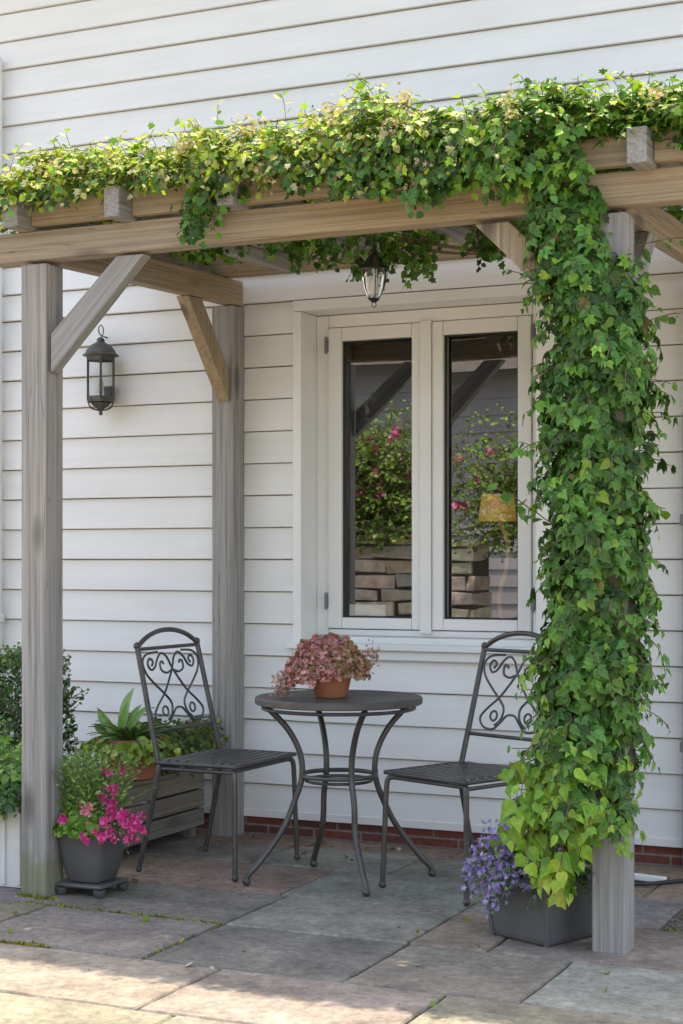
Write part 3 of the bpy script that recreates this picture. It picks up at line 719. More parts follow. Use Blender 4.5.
for i in range(110):    # feathery upright stems
    p = (random.uniform(-.12, .07), random.uniform(-.06, .09), .2)
    shoot(L, S, p, (random.gauss(0, .22)+.05, random.gauss(0, .18), 1), 15, .018, .034, ['needle', 'slim'], lambda p, t: pick([(.17, .33, .07), (.24, .40, .10), (.12, .25, .06)]), .0, (0, -.6, .6), -.3, .0012)
for i in range(34):    # grey curry-like trailing sprigs on the right
    shoot(L, S, (random.uniform(.04, .1), random.uniform(-.08, .03), .2), (.8, random.gauss(-.1, .3), random.uniform(-.2, .9)), 9, .015, .015, 'dia', lambda p, t: pick([(.24, .30, .2), (.18, .26, .14)]), .05, r=.001)
L.build('foliage', M['leaf'], pp); S.build('stems', M['gstem'], pp)
L = Leaves(); MAG = [(.66, .04, .24), (.74, .07, .32), (.50, .03, .18), (.78, .16, .42)]
def blossom(c, s, cols, n=7):
    for k in range(n):
        a = 2*math.pi*k/n; d = Vector((math.cos(a), -.35+random.gauss(0, .2), math.sin(a)))
        L.add('oval', Vector(c)+d*s*.1, d+rv(.15), (0, -1, .35), s*random.uniform(.8, 1.1), pick(cols, .12))
    L.add('flower', Vector(c)+Vector((0, -.008, 0)), (1, 0, 0), (0, -1, .4), s*.25, (.3, .02, .1))
for i in range(52):
    a = random.uniform(0, 6.28); r = random.random()**.5
    p = Vector((.175+math.cos(a)*r*.095, -.06+random.gauss(0, .035), .215+math.sin(a)*r*.05)) if i < 38 else Vector((.075+random.gauss(0, .05), -.03, .275+random.gauss(0, .025)))
    blossom(p, random.uniform(.012, .021), MAG)
for p in ((.045, .01, .405), (.085, -.02, .40), (.13, .0, .41), (-.055, -.115, .232), (-.045, -.12, .245), (.062, -.125, .165), (.04, -.12, .18), (.10, .0, .345), (.11, -.02, .33), (-.045, -.11, .236)):
    Fl = L; L = Leaves(); blossom(p, .017, MAG); L.build('blossom', M['petal'], pp); L = Fl
for i in range(14): blossom((.03+random.gauss(0, .02), -.09, .265+random.gauss(0, .015)), .012, [(.72, .2, .3), (.8, .4, .45)])
L.build('flowers', M['petal'], pp)

# wooden planter with two pots on it
wp = empty('wooden_planter', (-3.70, 5.86, 0), label='low weathered wooden box planter behind the left chair', cat='planter')
x0, x1, y0, y1 = -.16, .168, -.42, .43
def WB(x0, x1, y0, y1, z0, z1, name='board', long='y'):
    if long == 'y': timber(name, (wp.location.x+(x0+x1)/2, wp.location.y+y0, (z0+z1)/2), (wp.location.x+(x0+x1)/2, wp.location.y+y1, (z0+z1)/2), x1-x0, z1-z0, M['oldwood'], wp, bevel=.005)
    else: timber(name, (wp.location.x+x0, wp.location.y+(y0+y1)/2, (z0+z1)/2), (wp.location.x+x1, wp.location.y+(y0+y1)/2, (z0+z1)/2), y1-y0, z1-z0, M['oldwood'], wp, bevel=.005)
for z in (.045, .128, .211):
    WB(x1-.022, x1, y0, y1, z+.004, z+.079); WB(x0, x0+.022, y0, y1, z+.004, z+.079)
    WB(x0+.023, x1-.023, y0, y0+.022, z+.004, z+.079, 'end_board', 'x'); WB(x0+.023, x1-.023, y1-.022, y1, z+.004, z+.079, 'end_board', 'x')
for k in range(3): WB(x0-.008+k*.116, x0+.104+k*.116, y0-.01, y1+.01, .291, .309, 'top_board')
for sx in (x0+.03, x1-.07):
    for sy in (y0+.03, y1-.07): m = MB(); m.box(sx, sx+.04, sy, sy+.04, 0, .05); m.build('block_foot', M['oldwood'], wp)
# red-brown pot with strappy succulent leaves
tp = empty('potted_strap_plant', (-3.615, 5.80, .3095), label='broad strap leaved green plant in a large terracotta pot on the wooden planter', cat='potted plant')
pot_round(tp, .105, .135, .17, M['terracotta'], .03)
L = Leaves(); S = MB()
for i in range(70):
    a = random.uniform(0, 6.28); d = Vector((math.cos(a), math.sin(a), random.uniform(.2, 1.5)))
    L.add('strap', Vector((math.cos(a)*.03, math.sin(a)*.03, .16)), d, (-d.x*.5, -d.y*.5, 1), random.uniform(.10, .2), pick([(.09, .20, .05), (.13, .27, .06), (.18, .30, .10)]))
for (d, s) in (((-.75, -.2, .7), .24), ((-.12, 0, 1), .27), ((.12, .1, 1), .20), ((-.9, -.3, .45), .2), ((.4, -.2, .8), .2), ((-.4, -.5, .6), .2), ((.1, -.5, .7), .19)):
    L.add('strapup', (-.03, 0, .15), d, (0, -1, .3), s, pick([(.20, .36, .10), (.15, .31, .07)]))
for i in range(46):
    a = random.uniform(0, 6.28)
    shoot(L, S, (math.cos(a)*.11, math.sin(a)*.11, .165), (math.cos(a), math.sin(a), .3), 6, .018, .045, 'oval', lambda p, t: pick([(.22, .34, .04), (.30, .40, .06), (.14, .26, .04)]), .28, (0, -.7, .6), .5, .0012)
L.build('foliage', M['leaf2'], tp); S.build('stems', M['gstem'], tp)
t2 = empty('potted_trailing_plant', (-3.615, 6.12, .3095), label='trailing yellow green plant in a dark pot on the wooden planter', cat='potted plant')
pot_round(t2, .085, .11, .14, M['blackpot'], .02)
L = Leaves(); S = MB()
for i in range(150):
    a = random.uniform(0, 6.28); e = random.uniform(-.1, 1.2)
    shoot(L, S, (math.cos(a)*.06, math.sin(a)*.06, .14), (math.cos(a), math.sin(a), e), 9, .022, .042, ['oval', 'heart', 'slim'], lambda p, t: pick([(.10, .20, .05), (.15, .27, .05), (.26, .36, .07), (.07, .14, .05), (.12, .16, .08)]), .13, (0, -.5, .7), .4, .0014)
L.build('foliage', M['leaf'], t2); S.build('stems', M['stem'], t2)

# pale ribbed planters at far left
def ribbed(name, loc, w_, d_, h_, label):
    o = empty(name, loc, label=label, cat='potted plant'); m = MB()
    m.box(0-w_/2, w_/2, -d_/2, d_/2, 0, h_-.02)
    n = int(w_/.07)
    for k in range(n+1):
        x = -w_/2+.008+k*(w_-.016)/n; m.box(x-.008, x+.008, -d_/2-.009, -d_/2, .01, h_-.021); m.box(x-.008, x+.008, d_/2, d_/2+.009, .01, h_-.021)
    n = int(d_/.07)
    for k in range(n+1):
        y = -d_/2+.008+k*(d_-.016)/n; m.box(w_/2, w_/2+.009, y-.008, y+.008, .01, h_-.021)
    m.build('box', M['whitebox'], o, bevel=.003)
    m = MB(); r = .014
    for b in ((-w_/2-r, w_/2+r, -d_/2-r, -d_/2+r), (-w_/2-r, w_/2+r, d_/2-r, d_/2+r), (-w_/2-r, -w_/2+r, -d_/2+r, d_/2-r), (w_/2-r, w_/2+r, -d_/2+r, d_/2-r)): m.box(b[0], b[1], b[2], b[3], h_-.0195, h_)
    m.build('rim', M['whitebox'], o, bevel=.004)
    m = MB(); m.box(-w_/2+r+.002, w_/2-r-.002, -d_/2+r+.002, d_/2-r-.002, h_-.0198, h_-.012); m.build('soil', M['soil'], o)
    return o
pa = ribbed('potted_columbine', (-3.795, 5.10, 0), .43, .22, .425, 'ribbed pale planter with blue green leaves over its front, left of the front post')
L = Leaves(); S = MB()
for i in range(260):
    p = (random.uniform(-.1, .22), random.uniform(-.12, .05), random.uniform(.40, .43))
    d = Vector((random.gauss(.05, .5), random.gauss(-.55, .4), random.uniform(-.2, .7)))
    shoot(L, S, p, d, 8, .022, .042, ['oval', 'slim', 'heart'], lambda p, t: pick([(.06, .19, .07), (.05, .15, .08), (.10, .25, .08), (.16, .32, .06)] if p.z < .42 else [(.16, .33, .06), (.20, .38, .07), (.1, .26, .06)]), .22, (0, -.7, .6), .45, .0014)
L.build('foliage', M['leaf'], pa); S.build('stems', M['gstem'], pa)
pb = ribbed('potted_box_shrub', (-4.13, 5.72, 0), .50, .5, .33, 'dark glossy evergreen shrub in a pale planter against the wall, behind the front left post')
L = Leaves(); S = MB()
for i in range(560):
    a = random.uniform(0, 6.28); r = random.random()**.5; z = random.uniform(.36, .78)
    k = (1-max(0, (z-.55)/.32)**2*.5)
    p = Vector((math.cos(a)*r*.26*k+.0, math.sin(a)*r*.20*k, z))
    shoot(L, S, p, (math.cos(a)*.6, math.sin(a)*.6-.2, random.uniform(.4, 1.2)), 7, .013, .025, 'oval', lambda p, t: pick(DARK+[(.045, .12, .03)] if t < .7 else MID), -.02, (0, -.6, .8), -.3, .0012)
for i in range(14):   # yellow green spears at the base
    L.add('strap', (random.uniform(-.2, .25), -.22, .33), (random.gauss(.1, .6), -.5, random.uniform(.3, 1)), (0, -.6, .6), random.uniform(.12, .22), pick([(.20, .32, .06), (.12, .24, .05)]))
for i in range(26):
    L.add('strap', (.24+random.uniform(-.05, .04), random.uniform(-.25, -.1), .33), (random.gauss(.25, .4), -.3, random.uniform(.5, 1.2)), (0, -.6, .6), random.uniform(.12, .2), pick([(.17, .30, .06), (.12, .24, .05), (.24, .36, .1)]))
L.build('foliage', M['leaf2'], pb); S.build('stems', M['stem'], pb)

# bellflower pot
bf = empty('potted_bellflower', (-1.585, 5.06, 0), rad(-24), label='dark square pot of small violet blue flowers at the foot of the creeper covered post', cat='potted plant')
m = MB(); m.sqlathe([(.116, .004), (.118, .006), (.121, .012), (.123, .03), (.135, .185), (.142, .188), (.142, .205), (.130, .205), (.128, .18)], p=14, n=56); m.build('pot', M['blackpot'], bf, smooth=True)
for sx in (-1, 1):
    for sy in (-1, 1):
        m = MB(); m.add([(sx*.106, sy*.106, .0), (sx*.122, sy*.106, .0), (sx*.122, sy*.122, .0), (sx*.106, sy*.122, .0), (sx*.12, sy*.12, .19), (sx*.142, sy*.12, .19), (sx*.142, sy*.142, .19), (sx*.12, sy*.142, .19)],
                        [(0, 1, 2, 3), (4, 5, 6, 7), (0, 1, 5, 4), (1, 2, 6, 5), (2, 3, 7, 6), (3, 0, 4, 7)]); m.build('corner_rib', M['blackpot'], bf, bevel=.003)
L = Leaves(); S = MB(); F = Leaves()
VIO = [(.33, .27, .58), (.40, .33, .65), (.27, .21, .50), (.48, .42, .70)]
Ri = Matrix.Rotation(rad(24), 3, 'Z')
for i in range(170):
    a = random.uniform(0, 6.28)
    d = Vector((math.cos(a)*.4-.02, math.sin(a)*.4-.1, random.uniform(.2, 1.3)))
    pts = shoot(L, S, (math.cos(a)*.07, math.sin(a)*.07, .19), d, 9, .02, .02, 'oval', lambda p, t: pick(MID+DARK+[(.10, .22, .05)]), .13, (0, -.6, .7), .3, .0011)
    if d.x < .1 or random.random() < .2:
        for k in range(random.randint(4, 9)):
            q = pts[-1]+rv(.017) if random.random() < .7 else pts[-3]+rv(.015)
            F.add('flower', q, rv(1), rv(.5)+Vector((-.2, -.8, .5)), random.uniform(.009, .014), pick(VIO))
for i in range(520):
    t = random.random(); p = Ri @ Vector((-.045-.035*math.sin(t*3)+random.gauss(0, .028), -.02-.10*random.random(), .18+.22*t+random.gauss(0, .012)))
    F.add('flower', p, rv(1), rv(.5)+Vector((-.2, -.8, .5)), random.uniform(.009, .014), pick(VIO))
for i in range(200):
    p = Ri @ Vector((random.uniform(-.14, .03), -.150+random.gauss(0, .010), .20+random.gauss(0, .02)))
    F.add('flower', p, rv(1), rv(.5)+Vector((0, -.8, .4)), random.uniform(.008, .013), pick(VIO))
L.build('foliage', M['leaf'], bf); S.build('stems', M['gstem'], bf); F.build('flowers', M['petal'], bf)

# ================================================================= LANTERNS
wl = empty('wall_lantern', (-4.098, 6.325, 1.895), rad(3), label='grey metal and glass lantern hanging on the white boards left of the pergola', cat='lantern')
GM = simple('aged_grey_metal', (.09, .09, .085), .5, .5, .25, 20)
m = MB(); m.lathe([(1e-4, -.01), (.010, -.008), (.010, .004), (.006, .008), (.012, .016), (.035, .03), (.05, .043), (.05, .047), (1e-4, .047)], 6); m.build('bottom_cup', GM, wl, smooth=True)
m = MB()
for k in range(6):
    q = math.pi*k/3; m.tube([(.008*math.cos(q), .008*math.sin(q), .012), (.05*math.cos(q), .05*math.sin(q), .024), (.068*math.cos(q), .068*math.sin(q), .055)], .003, 5)
m.build('bottom_straps', GM, wl)
m = MB()
for (z0, z1, r) in ((.050, .076, .070), (.240, .262, .072)):
    m.lathe([(r-.012, z0), (r, z0), (r+.002, z1), (r-.012, z1), (r-.012, z0)], 6)
for k in range(6):
    q = math.pi*k/3; c_, s_ = math.cos(q)*.067, math.sin(q)*.067; m.tube([(c_, s_, .06), (c_, s_, .25)], .0065, 4, True, False)
m.build('cage', GM, wl)
m = MB(); m.lathe([(.060, .062), (.060, .252)], 6); m.f = m.f[:6]; m.build('glass', M['lampglass'], wl)
m = MB(); m.lathe([(.082, .262), (.084, .268), (.072, .274), (.064, .292), (.046, .312), (.024, .324), (.018, .328), (.018, .338), (.012, .346), (1e-4, .35)], 12); m.build('dome', GM, wl, smooth=True)
m = MB(); m.tube([(0, 0, .345), (.012, 0, .362), (.008, .01, .39), (-.010, .02, .408), (-.028, .03, .395), (-.03, .045, .37), (-.02, .075, .36)], .0028, 6); m.tube([(-.02, .075, .36), (-.02, .09, .36)], .004, 6, True, False); m.build('hook', GM, wl, smooth=True)
m = MB(); m.box(-.018, .018, .062, .095, .06, .13); m.build('wall_bracket', GM, wl)
m = MB(); m.lathe([(.008, .05), (.008, .09), (.014, .10), (.016, .13), (.010, .155), (1e-4, .16)], 12); m.build('bulb', M['bulb'], wl, smooth=True)

hl = empty('hanging_lantern', (-2.331, 5.40, 2.155), label='small bell shaped lantern with glass bowl hanging under the pergola in front of the window', cat='lantern'); hl.scale = (.86, .86, .78)
BM = simple('dark_bronze', (.035, .03, .028), .45, .5, .2, 20)
m = MB(); m.lathe([(.064, .148), (.066, .152), (.062, .160), (.050, .170), (.036, .195), (.022, .215), (.012, .222), (.010, .235), (.014, .24), (.008, .25), (1e-4, .252)], 16); m.build('hood', BM, hl, smooth=True)
m = MB(); m.lathe([(.054, .149), (.053, .11), (.045, .065), (.032, .03), (.022, .018)], 16); m.f = m.f[:64]; m.build('glass', M['lampglass'], hl, smooth=True)
m = MB(); m.lathe([(.022, .017), (.024, .012), (.016, .004), (.008, .0), (.012, .0), (1e-4, .0)], 12)
m.tube([(.010*math.cos(q), 0, -.012+.012*math.sin(q)) for q in [2*math.pi*i/8 for i in range(8)]], .002, 5, False, True, 3, closed=True)
for k in range(6):
    q = math.pi*k/3; m.tube([(.055*math.cos(q), .055*math.sin(q), .15), (.054*math.cos(q), .054*math.sin(q), .11), (.046*math.cos(q), .046*math.sin(q), .065), (.024*math.cos(q), .024*math.sin(q), .016)], .0022, 4)
m.build('cage', BM, hl, smooth=True)
m = MB(); m.lathe([(.008, .02), (.008, .05), (.018, .07), (.02, .095), (.012, .12), (1e-4, .125)], 12); m.build('bulb', M['bulb'], hl, smooth=True)
m = MB(); m.tube([(0, 0, .25), (0, 0, .30)], .0035, 6, True, False); m.build('hanging_rod', BM, hl)

# ================================================================= INSIDE THE WINDOW
cd = MB(); cd.box(-.085, .085, -.002, .002, 0, .108); o = cd.build('card', M['card'], None, loc=(-2.885, 6.612, .914)); o.rotation_euler = (0, 0, rad(4))
tag(o, 'plain white card propped at the bottom of the left window pane', 'card')
m = MB(); m.box(-3.116, -2.04, 6.671, 6.73, .885, .912); Wd(m, 'inner_sill', M['paint'])
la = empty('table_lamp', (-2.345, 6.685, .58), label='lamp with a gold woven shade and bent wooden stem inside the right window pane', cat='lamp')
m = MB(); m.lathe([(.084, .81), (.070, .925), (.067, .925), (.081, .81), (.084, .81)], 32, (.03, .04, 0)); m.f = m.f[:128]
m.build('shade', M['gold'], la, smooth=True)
m = MB(); m.tube([(.04, .04, .87), (.045, .04, .80), (.075, .04, .72), (.07, .04, .60), (.04, .04, .50), (.045, .04, .36), (.06, .04, .2), (.04, .04, 0)], .011, 8); m.build('stem', M['lampwood'], la, smooth=True)
m = MB(); m.lathe([(.10, -.45), (.10, -.44), (.02, -.42), (.02, 0), (1e-4, .0)], 20, (.04, .04, 0)); m.build('base', M['lampwood'], la, smooth=True)
cu = MB(); N = 30; vs = []
for i in range(N+1):
    x = -.13+.26*i/N; y = .02*math.sin(i*1.3)
    vs += [(x, y, 0), (x, y, 1.15)]
cu.add(vs, [(2*i, 2*i+2, 2*i+3, 2*i+1) for i in range(N)]); o = cu.build('curtain', M['card'], None, smooth=True, loc=(-2.16, 7.12, .1)); tag(o, 'pale cloth hanging low behind the right window pane', 'curtain')

# cable and trim behind the right post
m = MB(); m.tube([(-1.60, 5.95, .012), (-1.48, 5.97, .012), (-1.36, 6.10, .012), (-1.2, 6.22, .012)], .008, 8); tag(m.build('cable', M['cord'], smooth=True), 'black cable lying on the paving behind the creeper covered post', 'cable')
m = MB(); m.box(-.16, .08, -.014, .014, .0, .022); o = m.build('trim_offcut', M['paint'], None, .003, loc=(-1.50, 6.08, .003)); o.rotation_euler = (0, 0, rad(-12)); tag(o, 'white strip of trim lying on the paving behind the creeper covered post', 'offcut')

# ================================================================= CREEPER ON THE RIGHT FRONT POST
cr = empty('climbing_creeper', (-1.37, 4.98, 0), label='dense green creeper climbing the front right post, lime green at its foot', cat='climbing plant')
L = Leaves(); S = MB()
def prof(z):   # centre x, y, radius
    zs = [.12, .25, .45, .65, .9, 1.2, 1.5, 1.8, 2.05, 2.25, 2.45]
    cx = [-.11, -.10, -.06, -.035, -.02, -.01, -.01, -.01, -.01, -.09, -.10]; rr = [.05, .11, .15, .145, .135, .135, .14, .14, .145, .10, .08]
    return np.interp(z, zs, cx), np.interp(z, zs, [-.08, -.07, -.06, -.03, 0, 0, 0, 0, 0, -.02, -.02]), np.interp(z, zs, rr)
def cpal(p, t):
    z = p.z; q = random.random()
    lim = max(0, (.75-z)/.42)
    if q < lim*.85: return pick([(.20, .40, .045), (.26, .45, .055), (.16, .35, .045)])
    if q > .997: return pick([(.22, .16, .05)])
    if q > .92 or (t > .75 and random.random() < .22): return pick(LITE)
    return pick(MID if random.random() < .62+.2*t else DARK)
random.seed(21)
for i in range(1900):
    z = random.uniform(.42, 2.40); a = random.uniform(0, 2*math.pi) if random.random() < .45 else random.gauss(-1.6, 1.0); cx, cy, R = prof(z)
    lump = 1+.20*math.sin(z*8+a*2)+.16*math.sin(z*19+a*3)
    rr = R*lump*random.uniform(.45, .80)
    out = Vector((math.cos(a), math.sin(a), 0)); p = Vector((cx, cy, z))+out*rr
    n = random.randint(2, 4) if random.random() < .90 else random.randint(5, 8)
    shoot(L, S, p, out*1.0+Vector((0, 0, random.uniform(-.5, .6))), n, .022, .054 if z < .75 else .046, ['heart', 'pointed', 'pointed', 'pointed'], cpal, .20, out*1.0+Vector((0, -.1, .6)), .7, .0016, pal_k=.6 if z > .9 else .25)
for i in range(26):   # free shoots reaching out of the mass
    z = random.choice([random.uniform(.5, 1.0), random.uniform(.6, 2.1)]); a = random.choice([random.gauss(.2, .4), random.gauss(3.3, .5)]); cx, cy, R = prof(z)
    out = Vector((math.cos(a), math.sin(a), 0)); p = Vector((cx, cy, z))+out*R*.7
    shoot(L, S, p, out+Vector((0, 0, random.uniform(-.3, .9))), random.randint(4, 7), .024, .050, ['heart', 'pointed', 'broad'], lambda p, t: pick(LITE+MID if p.z < 1 else MID+LITE[:1]), .16, out*.5+Vector((0, -.6, .5)), .6, .0014)
for i in range(60):    # lime green foot, over the flower pot
    p = Vector((random.uniform(-.24, .0), random.uniform(-.14, .0), random.uniform(.38, .60)))
    shoot(L, S, p, (random.gauss(-.1, .4), -.5, random.uniform(-.6, .4)), random.randint(3, 5), .026, .062, ['heart', 'pointed', 'broad'], lambda p, t: pick([(.20, .40, .045), (.25, .45, .05), (.17, .36, .045), (.30, .47, .06)]), .25, (0, -.8, .5), .8, .0015)
for i in range(16):
    p = Vector((random.uniform(-.17, -.07), random.uniform(-.16, -.1), random.uniform(.24, .36)))
    shoot(L, S, p, (random.gauss(0, .3), -.3, -.8), random.randint(2, 4), .03, .056, ['heart', 'pointed', 'broad'], lambda p, t: pick(LIME+LITE), .1, (0, -.8, .5), .9, .0015)
# arm along brace and one spray reaching to the pane
for i in range(26):
    t = random.random()*.45; p = Vector((-.36*t-.02, -.05, 1.95+.36*t-.02))
    shoot(L, S, p, (random.gauss(-.1, .6), -.5, random.gauss(-.1, .5)), random.randint(3, 6), .024, .044, ['pointed'], cpal, .1, (0, -.7, .6), .5, .0014)
shoot(L, S, (-.12, -.05, 1.32), (-1, -.2, .35), 8, .03, .07, 'oval', lambda p, t: pick(MID), .08, (0, -.8, .5), .3, .0018)
shoot(L, S, (.10, .0, 2.2), (1, .1, .25), 9, .028, .05, 'slim', lambda p, t: pick(MID), .05, (0, -.6, .7), .2, .0016)
for i in range(5):   # woody stems on the post
    a = random.uniform(0, 6.28); pts = [(-.17, .06, .16), (-.12+random.gauss(0, .01), .03, .3)]
    for k in range(3, 12):
        z = .0+2.35*k/11; q = a+.35*math.sin(k*.9+i); pts.append((-.01+.085*math.cos(q), .085*math.sin(q), z))
    S.tube(pts, random.uniform(.004, .009), 6, True, True, 3)
L.build('foliage', M['leaf'], cr); S.build('stems', M['stem'], cr)

# ================================================================= VINE OVER THE TOP
M['vineleaf'] = attr_leaf('thin_leaf', .5, .4, .3)
vn = empty('variegated_vine', (-2.4, 5.0, 2.5), label='cream and yellow green variegated vine heaped along the top of the pergola', cat='climbing plant')
L = Leaves(); S = MB()
def topz(x): return float(np.interp(x, [-3.75, -3.42, -2.99, -2.63, -2.40, -2.14, -1.89, -1.64, -1.38, -1.12, -.8], [2.66, 2.69, 2.70, 2.70, 2.74, 2.755, 2.71, 2.71, 2.70, 2.67, 2.66]))
def vpal(p, t):  # variegated leaf colours, with sunlit top and shaded underside painted in
    x = p.x-2.4; z = p.z+2.5; q = random.random(); hi = (z-2.52)/(topz(x)-2.50)
    if x > -1.75: return pick(MID if q < .5 else (DARK if q < .58 else (LITE if q < .9 else LIME)))
    if x > -2.15:
        if q < .45*(1-hi*.5)+.1: return pick(MID+DARK)
        if q < .75: return pick(LITE)
        return pick(LIME+CREAM)
    if hi < .2 and q < .45: return pick(MID+DARK)
    if q < .12: return pick(MID)
    if q < .34: return pick(LITE)
    if q < .80: return pick(LIME)
    return pick(CREAM)
O = Vector((-2.4, 5.0, 2.5))
def at(x, y, z): return Vector((x, y, z))-O
for i in range(3900):
    x = random.uniform(-3.85, -.85); y = 4.80+abs(random.gauss(0, .32)); y = min(y, 6.15); zt = topz(x)+.03*math.sin(x*11)+.02*math.sin(x*29)
    depth = (y-4.8)
    z = random.uniform(2.535, zt-.04) - .0*depth
    fr = max(0, 1-(y-4.80)/.12)
    if z > zt-.10 and y < 4.86: y += .06
    tl = ['ivy', 'ivy', 'broad', 'heart'] if x < -1.8 else ['ivy', 'pointed', 'heart', 'broad']
    shoot(L, S, at(x, y, z), (random.gauss(0, .7), -.7 if y < 5.0 else random.gauss(0, .6), random.uniform(-.25, .8)), random.randint(3, 6), .019, .033 if x < -1.9 else .038, tl, vpal, .12, (0, -.45, .95), .35, .0013)
for i in range(1500):  # extra back layer over the rafters, added to block sky and sun light
    x = random.uniform(-3.85, -.8); y = random.uniform(5.0, 6.2)
    shoot(L, S, at(x, y, random.uniform(2.53, 2.60)), (random.gauss(0, 1), random.gauss(0, 1), random.uniform(-.1, .3)), random.randint(3, 6), .028, .052, ['ivy', 'broad'], vpal, .08, (0, 0, 1), .1, .0013)
for i in range(40):   # upright whips
    x = random.uniform(-3.75, -.9); y = random.uniform(4.85, 5.1)
    shoot(L, S, at(x, y, topz(x)-.05), (random.gauss(0, .5), -.2, 1), random.randint(4, 7), .018, .034, ['ivy', 'oval'], vpal, .02, (0, -.5, .9), .0, .0012)
def hang(x0, x1, y, z0, z1, n, sz=.038, pf=None, sp=.03, dirx=0):
    for i in range(n):
        x = random.uniform(x0, x1); z = random.uniform(z1, z0)
        shoot(L, S, at(x, y+random.gauss(0, sp), z), (random.gauss(dirx, .5), -.4, -.6), random.randint(3, 5), .02, sz, ['ivy', 'ivy', 'oval'], pf or (lambda p, t: pick(MID+DARK+LITE[:1])), .1, (0, -.8, .5), .7, .0012)
hang(-2.83, -2.60, 4.84, 2.53, 2.47, 26); hang(-2.78, -2.70, 4.82, 2.47, 2.36, 16); hang(-2.42, -2.12, 4.82, 2.55, 2.49, 34)
hang(-2.12, -1.72, 4.82, 2.55, 2.45, 60, .04, lambda p, t: pick(MID+LITE+LIME[:1]+DARK)); hang(-1.93, -1.86, 4.82, 2.44, 2.38, 10)
hang(-1.68, -1.40, 4.84, 2.58, 2.42, 90, .045, lambda p, t: pick(MID+LITE+MID+DARK)); hang(-1.50, -1.36, 4.87, 2.42, 2.12, 50, .046, lambda p, t: pick(MID+LITE+MID+DARK))
hang(-1.12, -.9, 4.88, 2.6, 2.53, 30, .045); hang(-3.6, -3.15, 4.80, 2.58, 2.53, 40, .034, vpal); hang(-3.0, -2.7, 4.80, 2.58, 2.54, 20, .034, vpal); hang(-2.72, -1.60, 4.79, 2.62, 2.50, 190, .034, vpal); hang(-1.76, -1.60, 4.78, 2.60, 2.44, 60, .036, vpal); hang(-2.22, -2.05, 4.78, 2.58, 2.44, 30, .034, vpal)
# curtain of leaves hanging inside, under the rafters
hang(-3.15, -2.55, 5.5, 2.50, 2.43, 36, .036); hang(-2.75, -1.75, 5.55, 2.50, 2.39, 70, .036, sp=.12); hang(-2.46, -2.34, 5.5, 2.42, 2.30, 14, .032, sp=.03); hang(-2.30, -2.16, 5.5, 2.42, 2.28, 30, .034, sp=.04); hang(-2.0, -1.8, 5.5, 2.42, 2.33, 22)
for k in range(12):   # woody runners along the beams
    x = -3.8+random.random()*.8; pts = []
    y = random.uniform(4.85, 5.9)
    for j in range(9): pts.append(at(x, y+random.gauss(0, .05), random.uniform(2.54, 2.6))); x += .33
    S.tube(pts, random.uniform(.003, .006), 5, True, True, 3)
for k in range(6):
    x = random.uniform(-2.9, -2.0); S.tube([at(x, 5.5, 2.42), at(x+.2, 5.5, 2.34+random.random()*.05), at(x+.45, 5.55, 2.33), at(x+.7, 5.6, 2.42)], .003, 5)
for (x, z) in ((-2.2, 2.66), (-2.75, 2.62), (-2.0, 2.6), (-1.95, 2.68), (-1.6, 2.62), (-3.3, 2.6), (-2.5, 2.65), (-1.15, 2.6), (-2.42, 2.5), (-2.45, 2.50), (-1.9, 2.42), (-1.87, 2.46)):   # pale seed-like flower clusters
    for i in range(40): L.add('flower', at(x, 4.76, z)+rv(.022), rv(1), rv(.6)+Vector((0, -1, .4)), random.uniform(.006, .012), pick([(.6, .5, .28), (.55, .5, .3), (.5, .35, .2)]))
L.build('foliage', M['vineleaf'], vn); S.build('stems', M['stem'], vn)

# ================================================================= ACROSS THE YARD (seen in the panes)
def stone_wall(wx0, wx1, wy0, wy1, zt, label, seed):
    random.seed(seed); sw = MB(); z = 0
    while z < zt:
        h = random.uniform(.10, .15); x = wx0-random.random()*.1
        while x < wx1-.05:
            wd = random.uniform(.22, .6); col = pick([(.54, .49, .42), (.46, .43, .39), (.60, .54, .46), (.42, .41, .39)])
            j = random.uniform(-.02, .02); sw.box(max(x, wx0)+.008, min(x+wd, wx1)-.008, wy0, wy1+j, z+.008, z+h-.008, col, .018); x += wd
        z += h
    sw.box(wx0+.02, wx1-.02, wy0+.03, wy1-.04, 0, z-.01, (.10, .09, .08)); sw.box(wx0-.04, wx1+.04, wy0-.04, wy1+.04, z, z+.06, (.42, .39, .34), .006)
    o = sw.build('stone_wall', M['stone'], None, .015); tag(o, label, 'wall'); return z
zw = stone_wall(-4.98, -3.4, -.75, -.35, 1.40, 'rough coursed stone wall across the yard, mirrored in the left pane', 5)
stone_wall(-6.35, -5.76, -.75, -.35, 1.30, 'shorter stone wall across the yard, mirrored in the right pane', 9)
z = zw
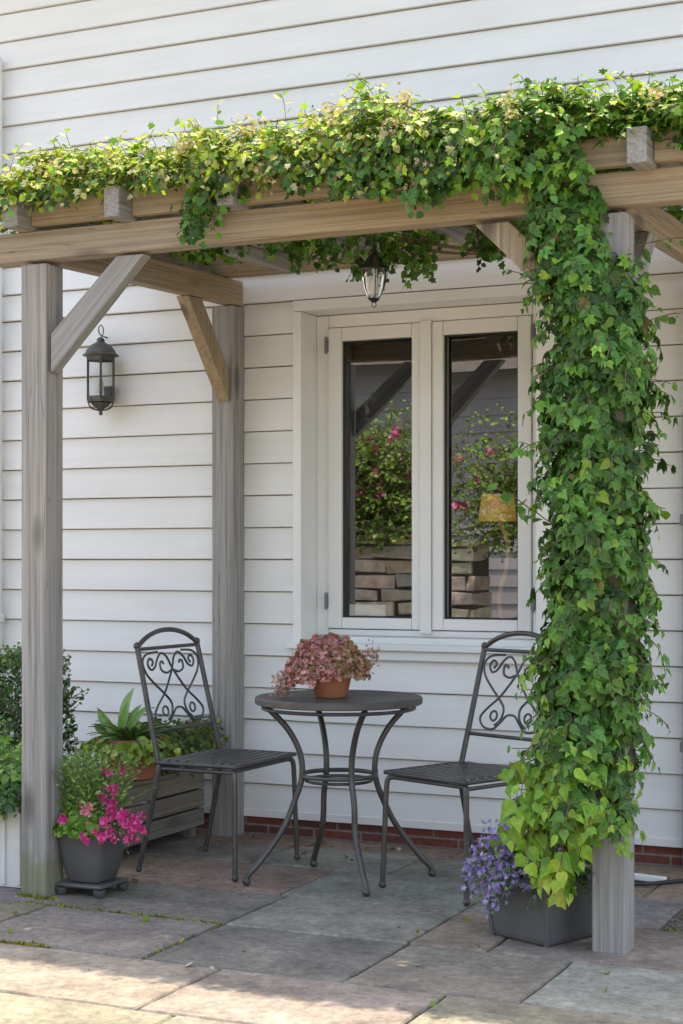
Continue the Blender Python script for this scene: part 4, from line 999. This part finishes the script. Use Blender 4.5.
rb = empty('rose_bush', (-4.8, -.6, z+.04), label='pink flowering rose bush above the stone wall, mirrored in the window', cat='shrub')
L = Leaves(); F = Leaves(); S = MB()
for i in range(2300):
    p = Vector((random.gauss(0, .6), random.gauss(.05, .22), -.15+abs(random.gauss(.45, .33))))
    if p.z > 1.0: continue
    shoot(L, S, p, rv(.6)+Vector((0, .3, .5)), 5, .045, .052, 'oval', lambda p, t: pick([(.10, .26, .04), (.16, .34, .05), (.22, .40, .06), (.07, .18, .03)]), .1, (0, .6, .8), .3, .003)
for i in range(46):
    c = Vector((random.gauss(0, .55), .32+random.gauss(0, .1), .1+abs(random.gauss(.35, .28))))
    for k in range(10): F.add('round', c+rv(.018), rv(1), rv(.6)+Vector((0, 1, .4)), .020, pick([(.72, .16, .42), (.82, .32, .52), (.62, .10, .34)]))
S.tube([(0, 0, 0), (.02, 0, .3), (-.05, 0, .6)], .02, 6); S.tube([(.3, 0, 0), (.3, 0, .3), (.4, 0, .6)], .016, 6)
L.build('foliage', M['leaf'], rb); F.build('flowers', M['petal'], rb); S.build('stems', M['stem'], rb)
nb = empty('neighbouring_house', (-7, -8, 0), label='grey boarded house far across the yard, mirrored in the window', cat='house')
m = MB()
for k in range(17):
    z0 = .22*k; m.add([(-7, 2.02, z0), (5.6, 2.02, z0), (5.6, 1.99, z0+.22), (-7, 1.99, z0+.22), (-7, 1.99, z0), (5.6, 1.99, z0)], [(0, 1, 2, 3), (0, 4, 5, 1)])
m.box(-7, 5.6, -4, 1.98, 0, 3.72); m.build('wall', M['greyboard'], nb)
m = MB(); m.add([(-7.4, 2.5, 3.6), (6, 2.5, 3.6), (6, -1, 5.4), (-7.4, -1, 5.4), (-7.4, -4.5, 3.6), (6, -4.5, 3.6)], [(0, 1, 2, 3), (3, 2, 5, 4)]); m.build('roof', M['roof'], nb)
for x in (-4, 0, 3.2):
    m = MB(); m.box(x, x+1.0, 2.025, 2.07, .9, 2.1); f = m.build('window_frame', M['paint'], nb); m = MB(); m.box(x+.07, x+.93, 2.071, 2.076, .97, 2.03); m.build('pane', M['cord'], f)
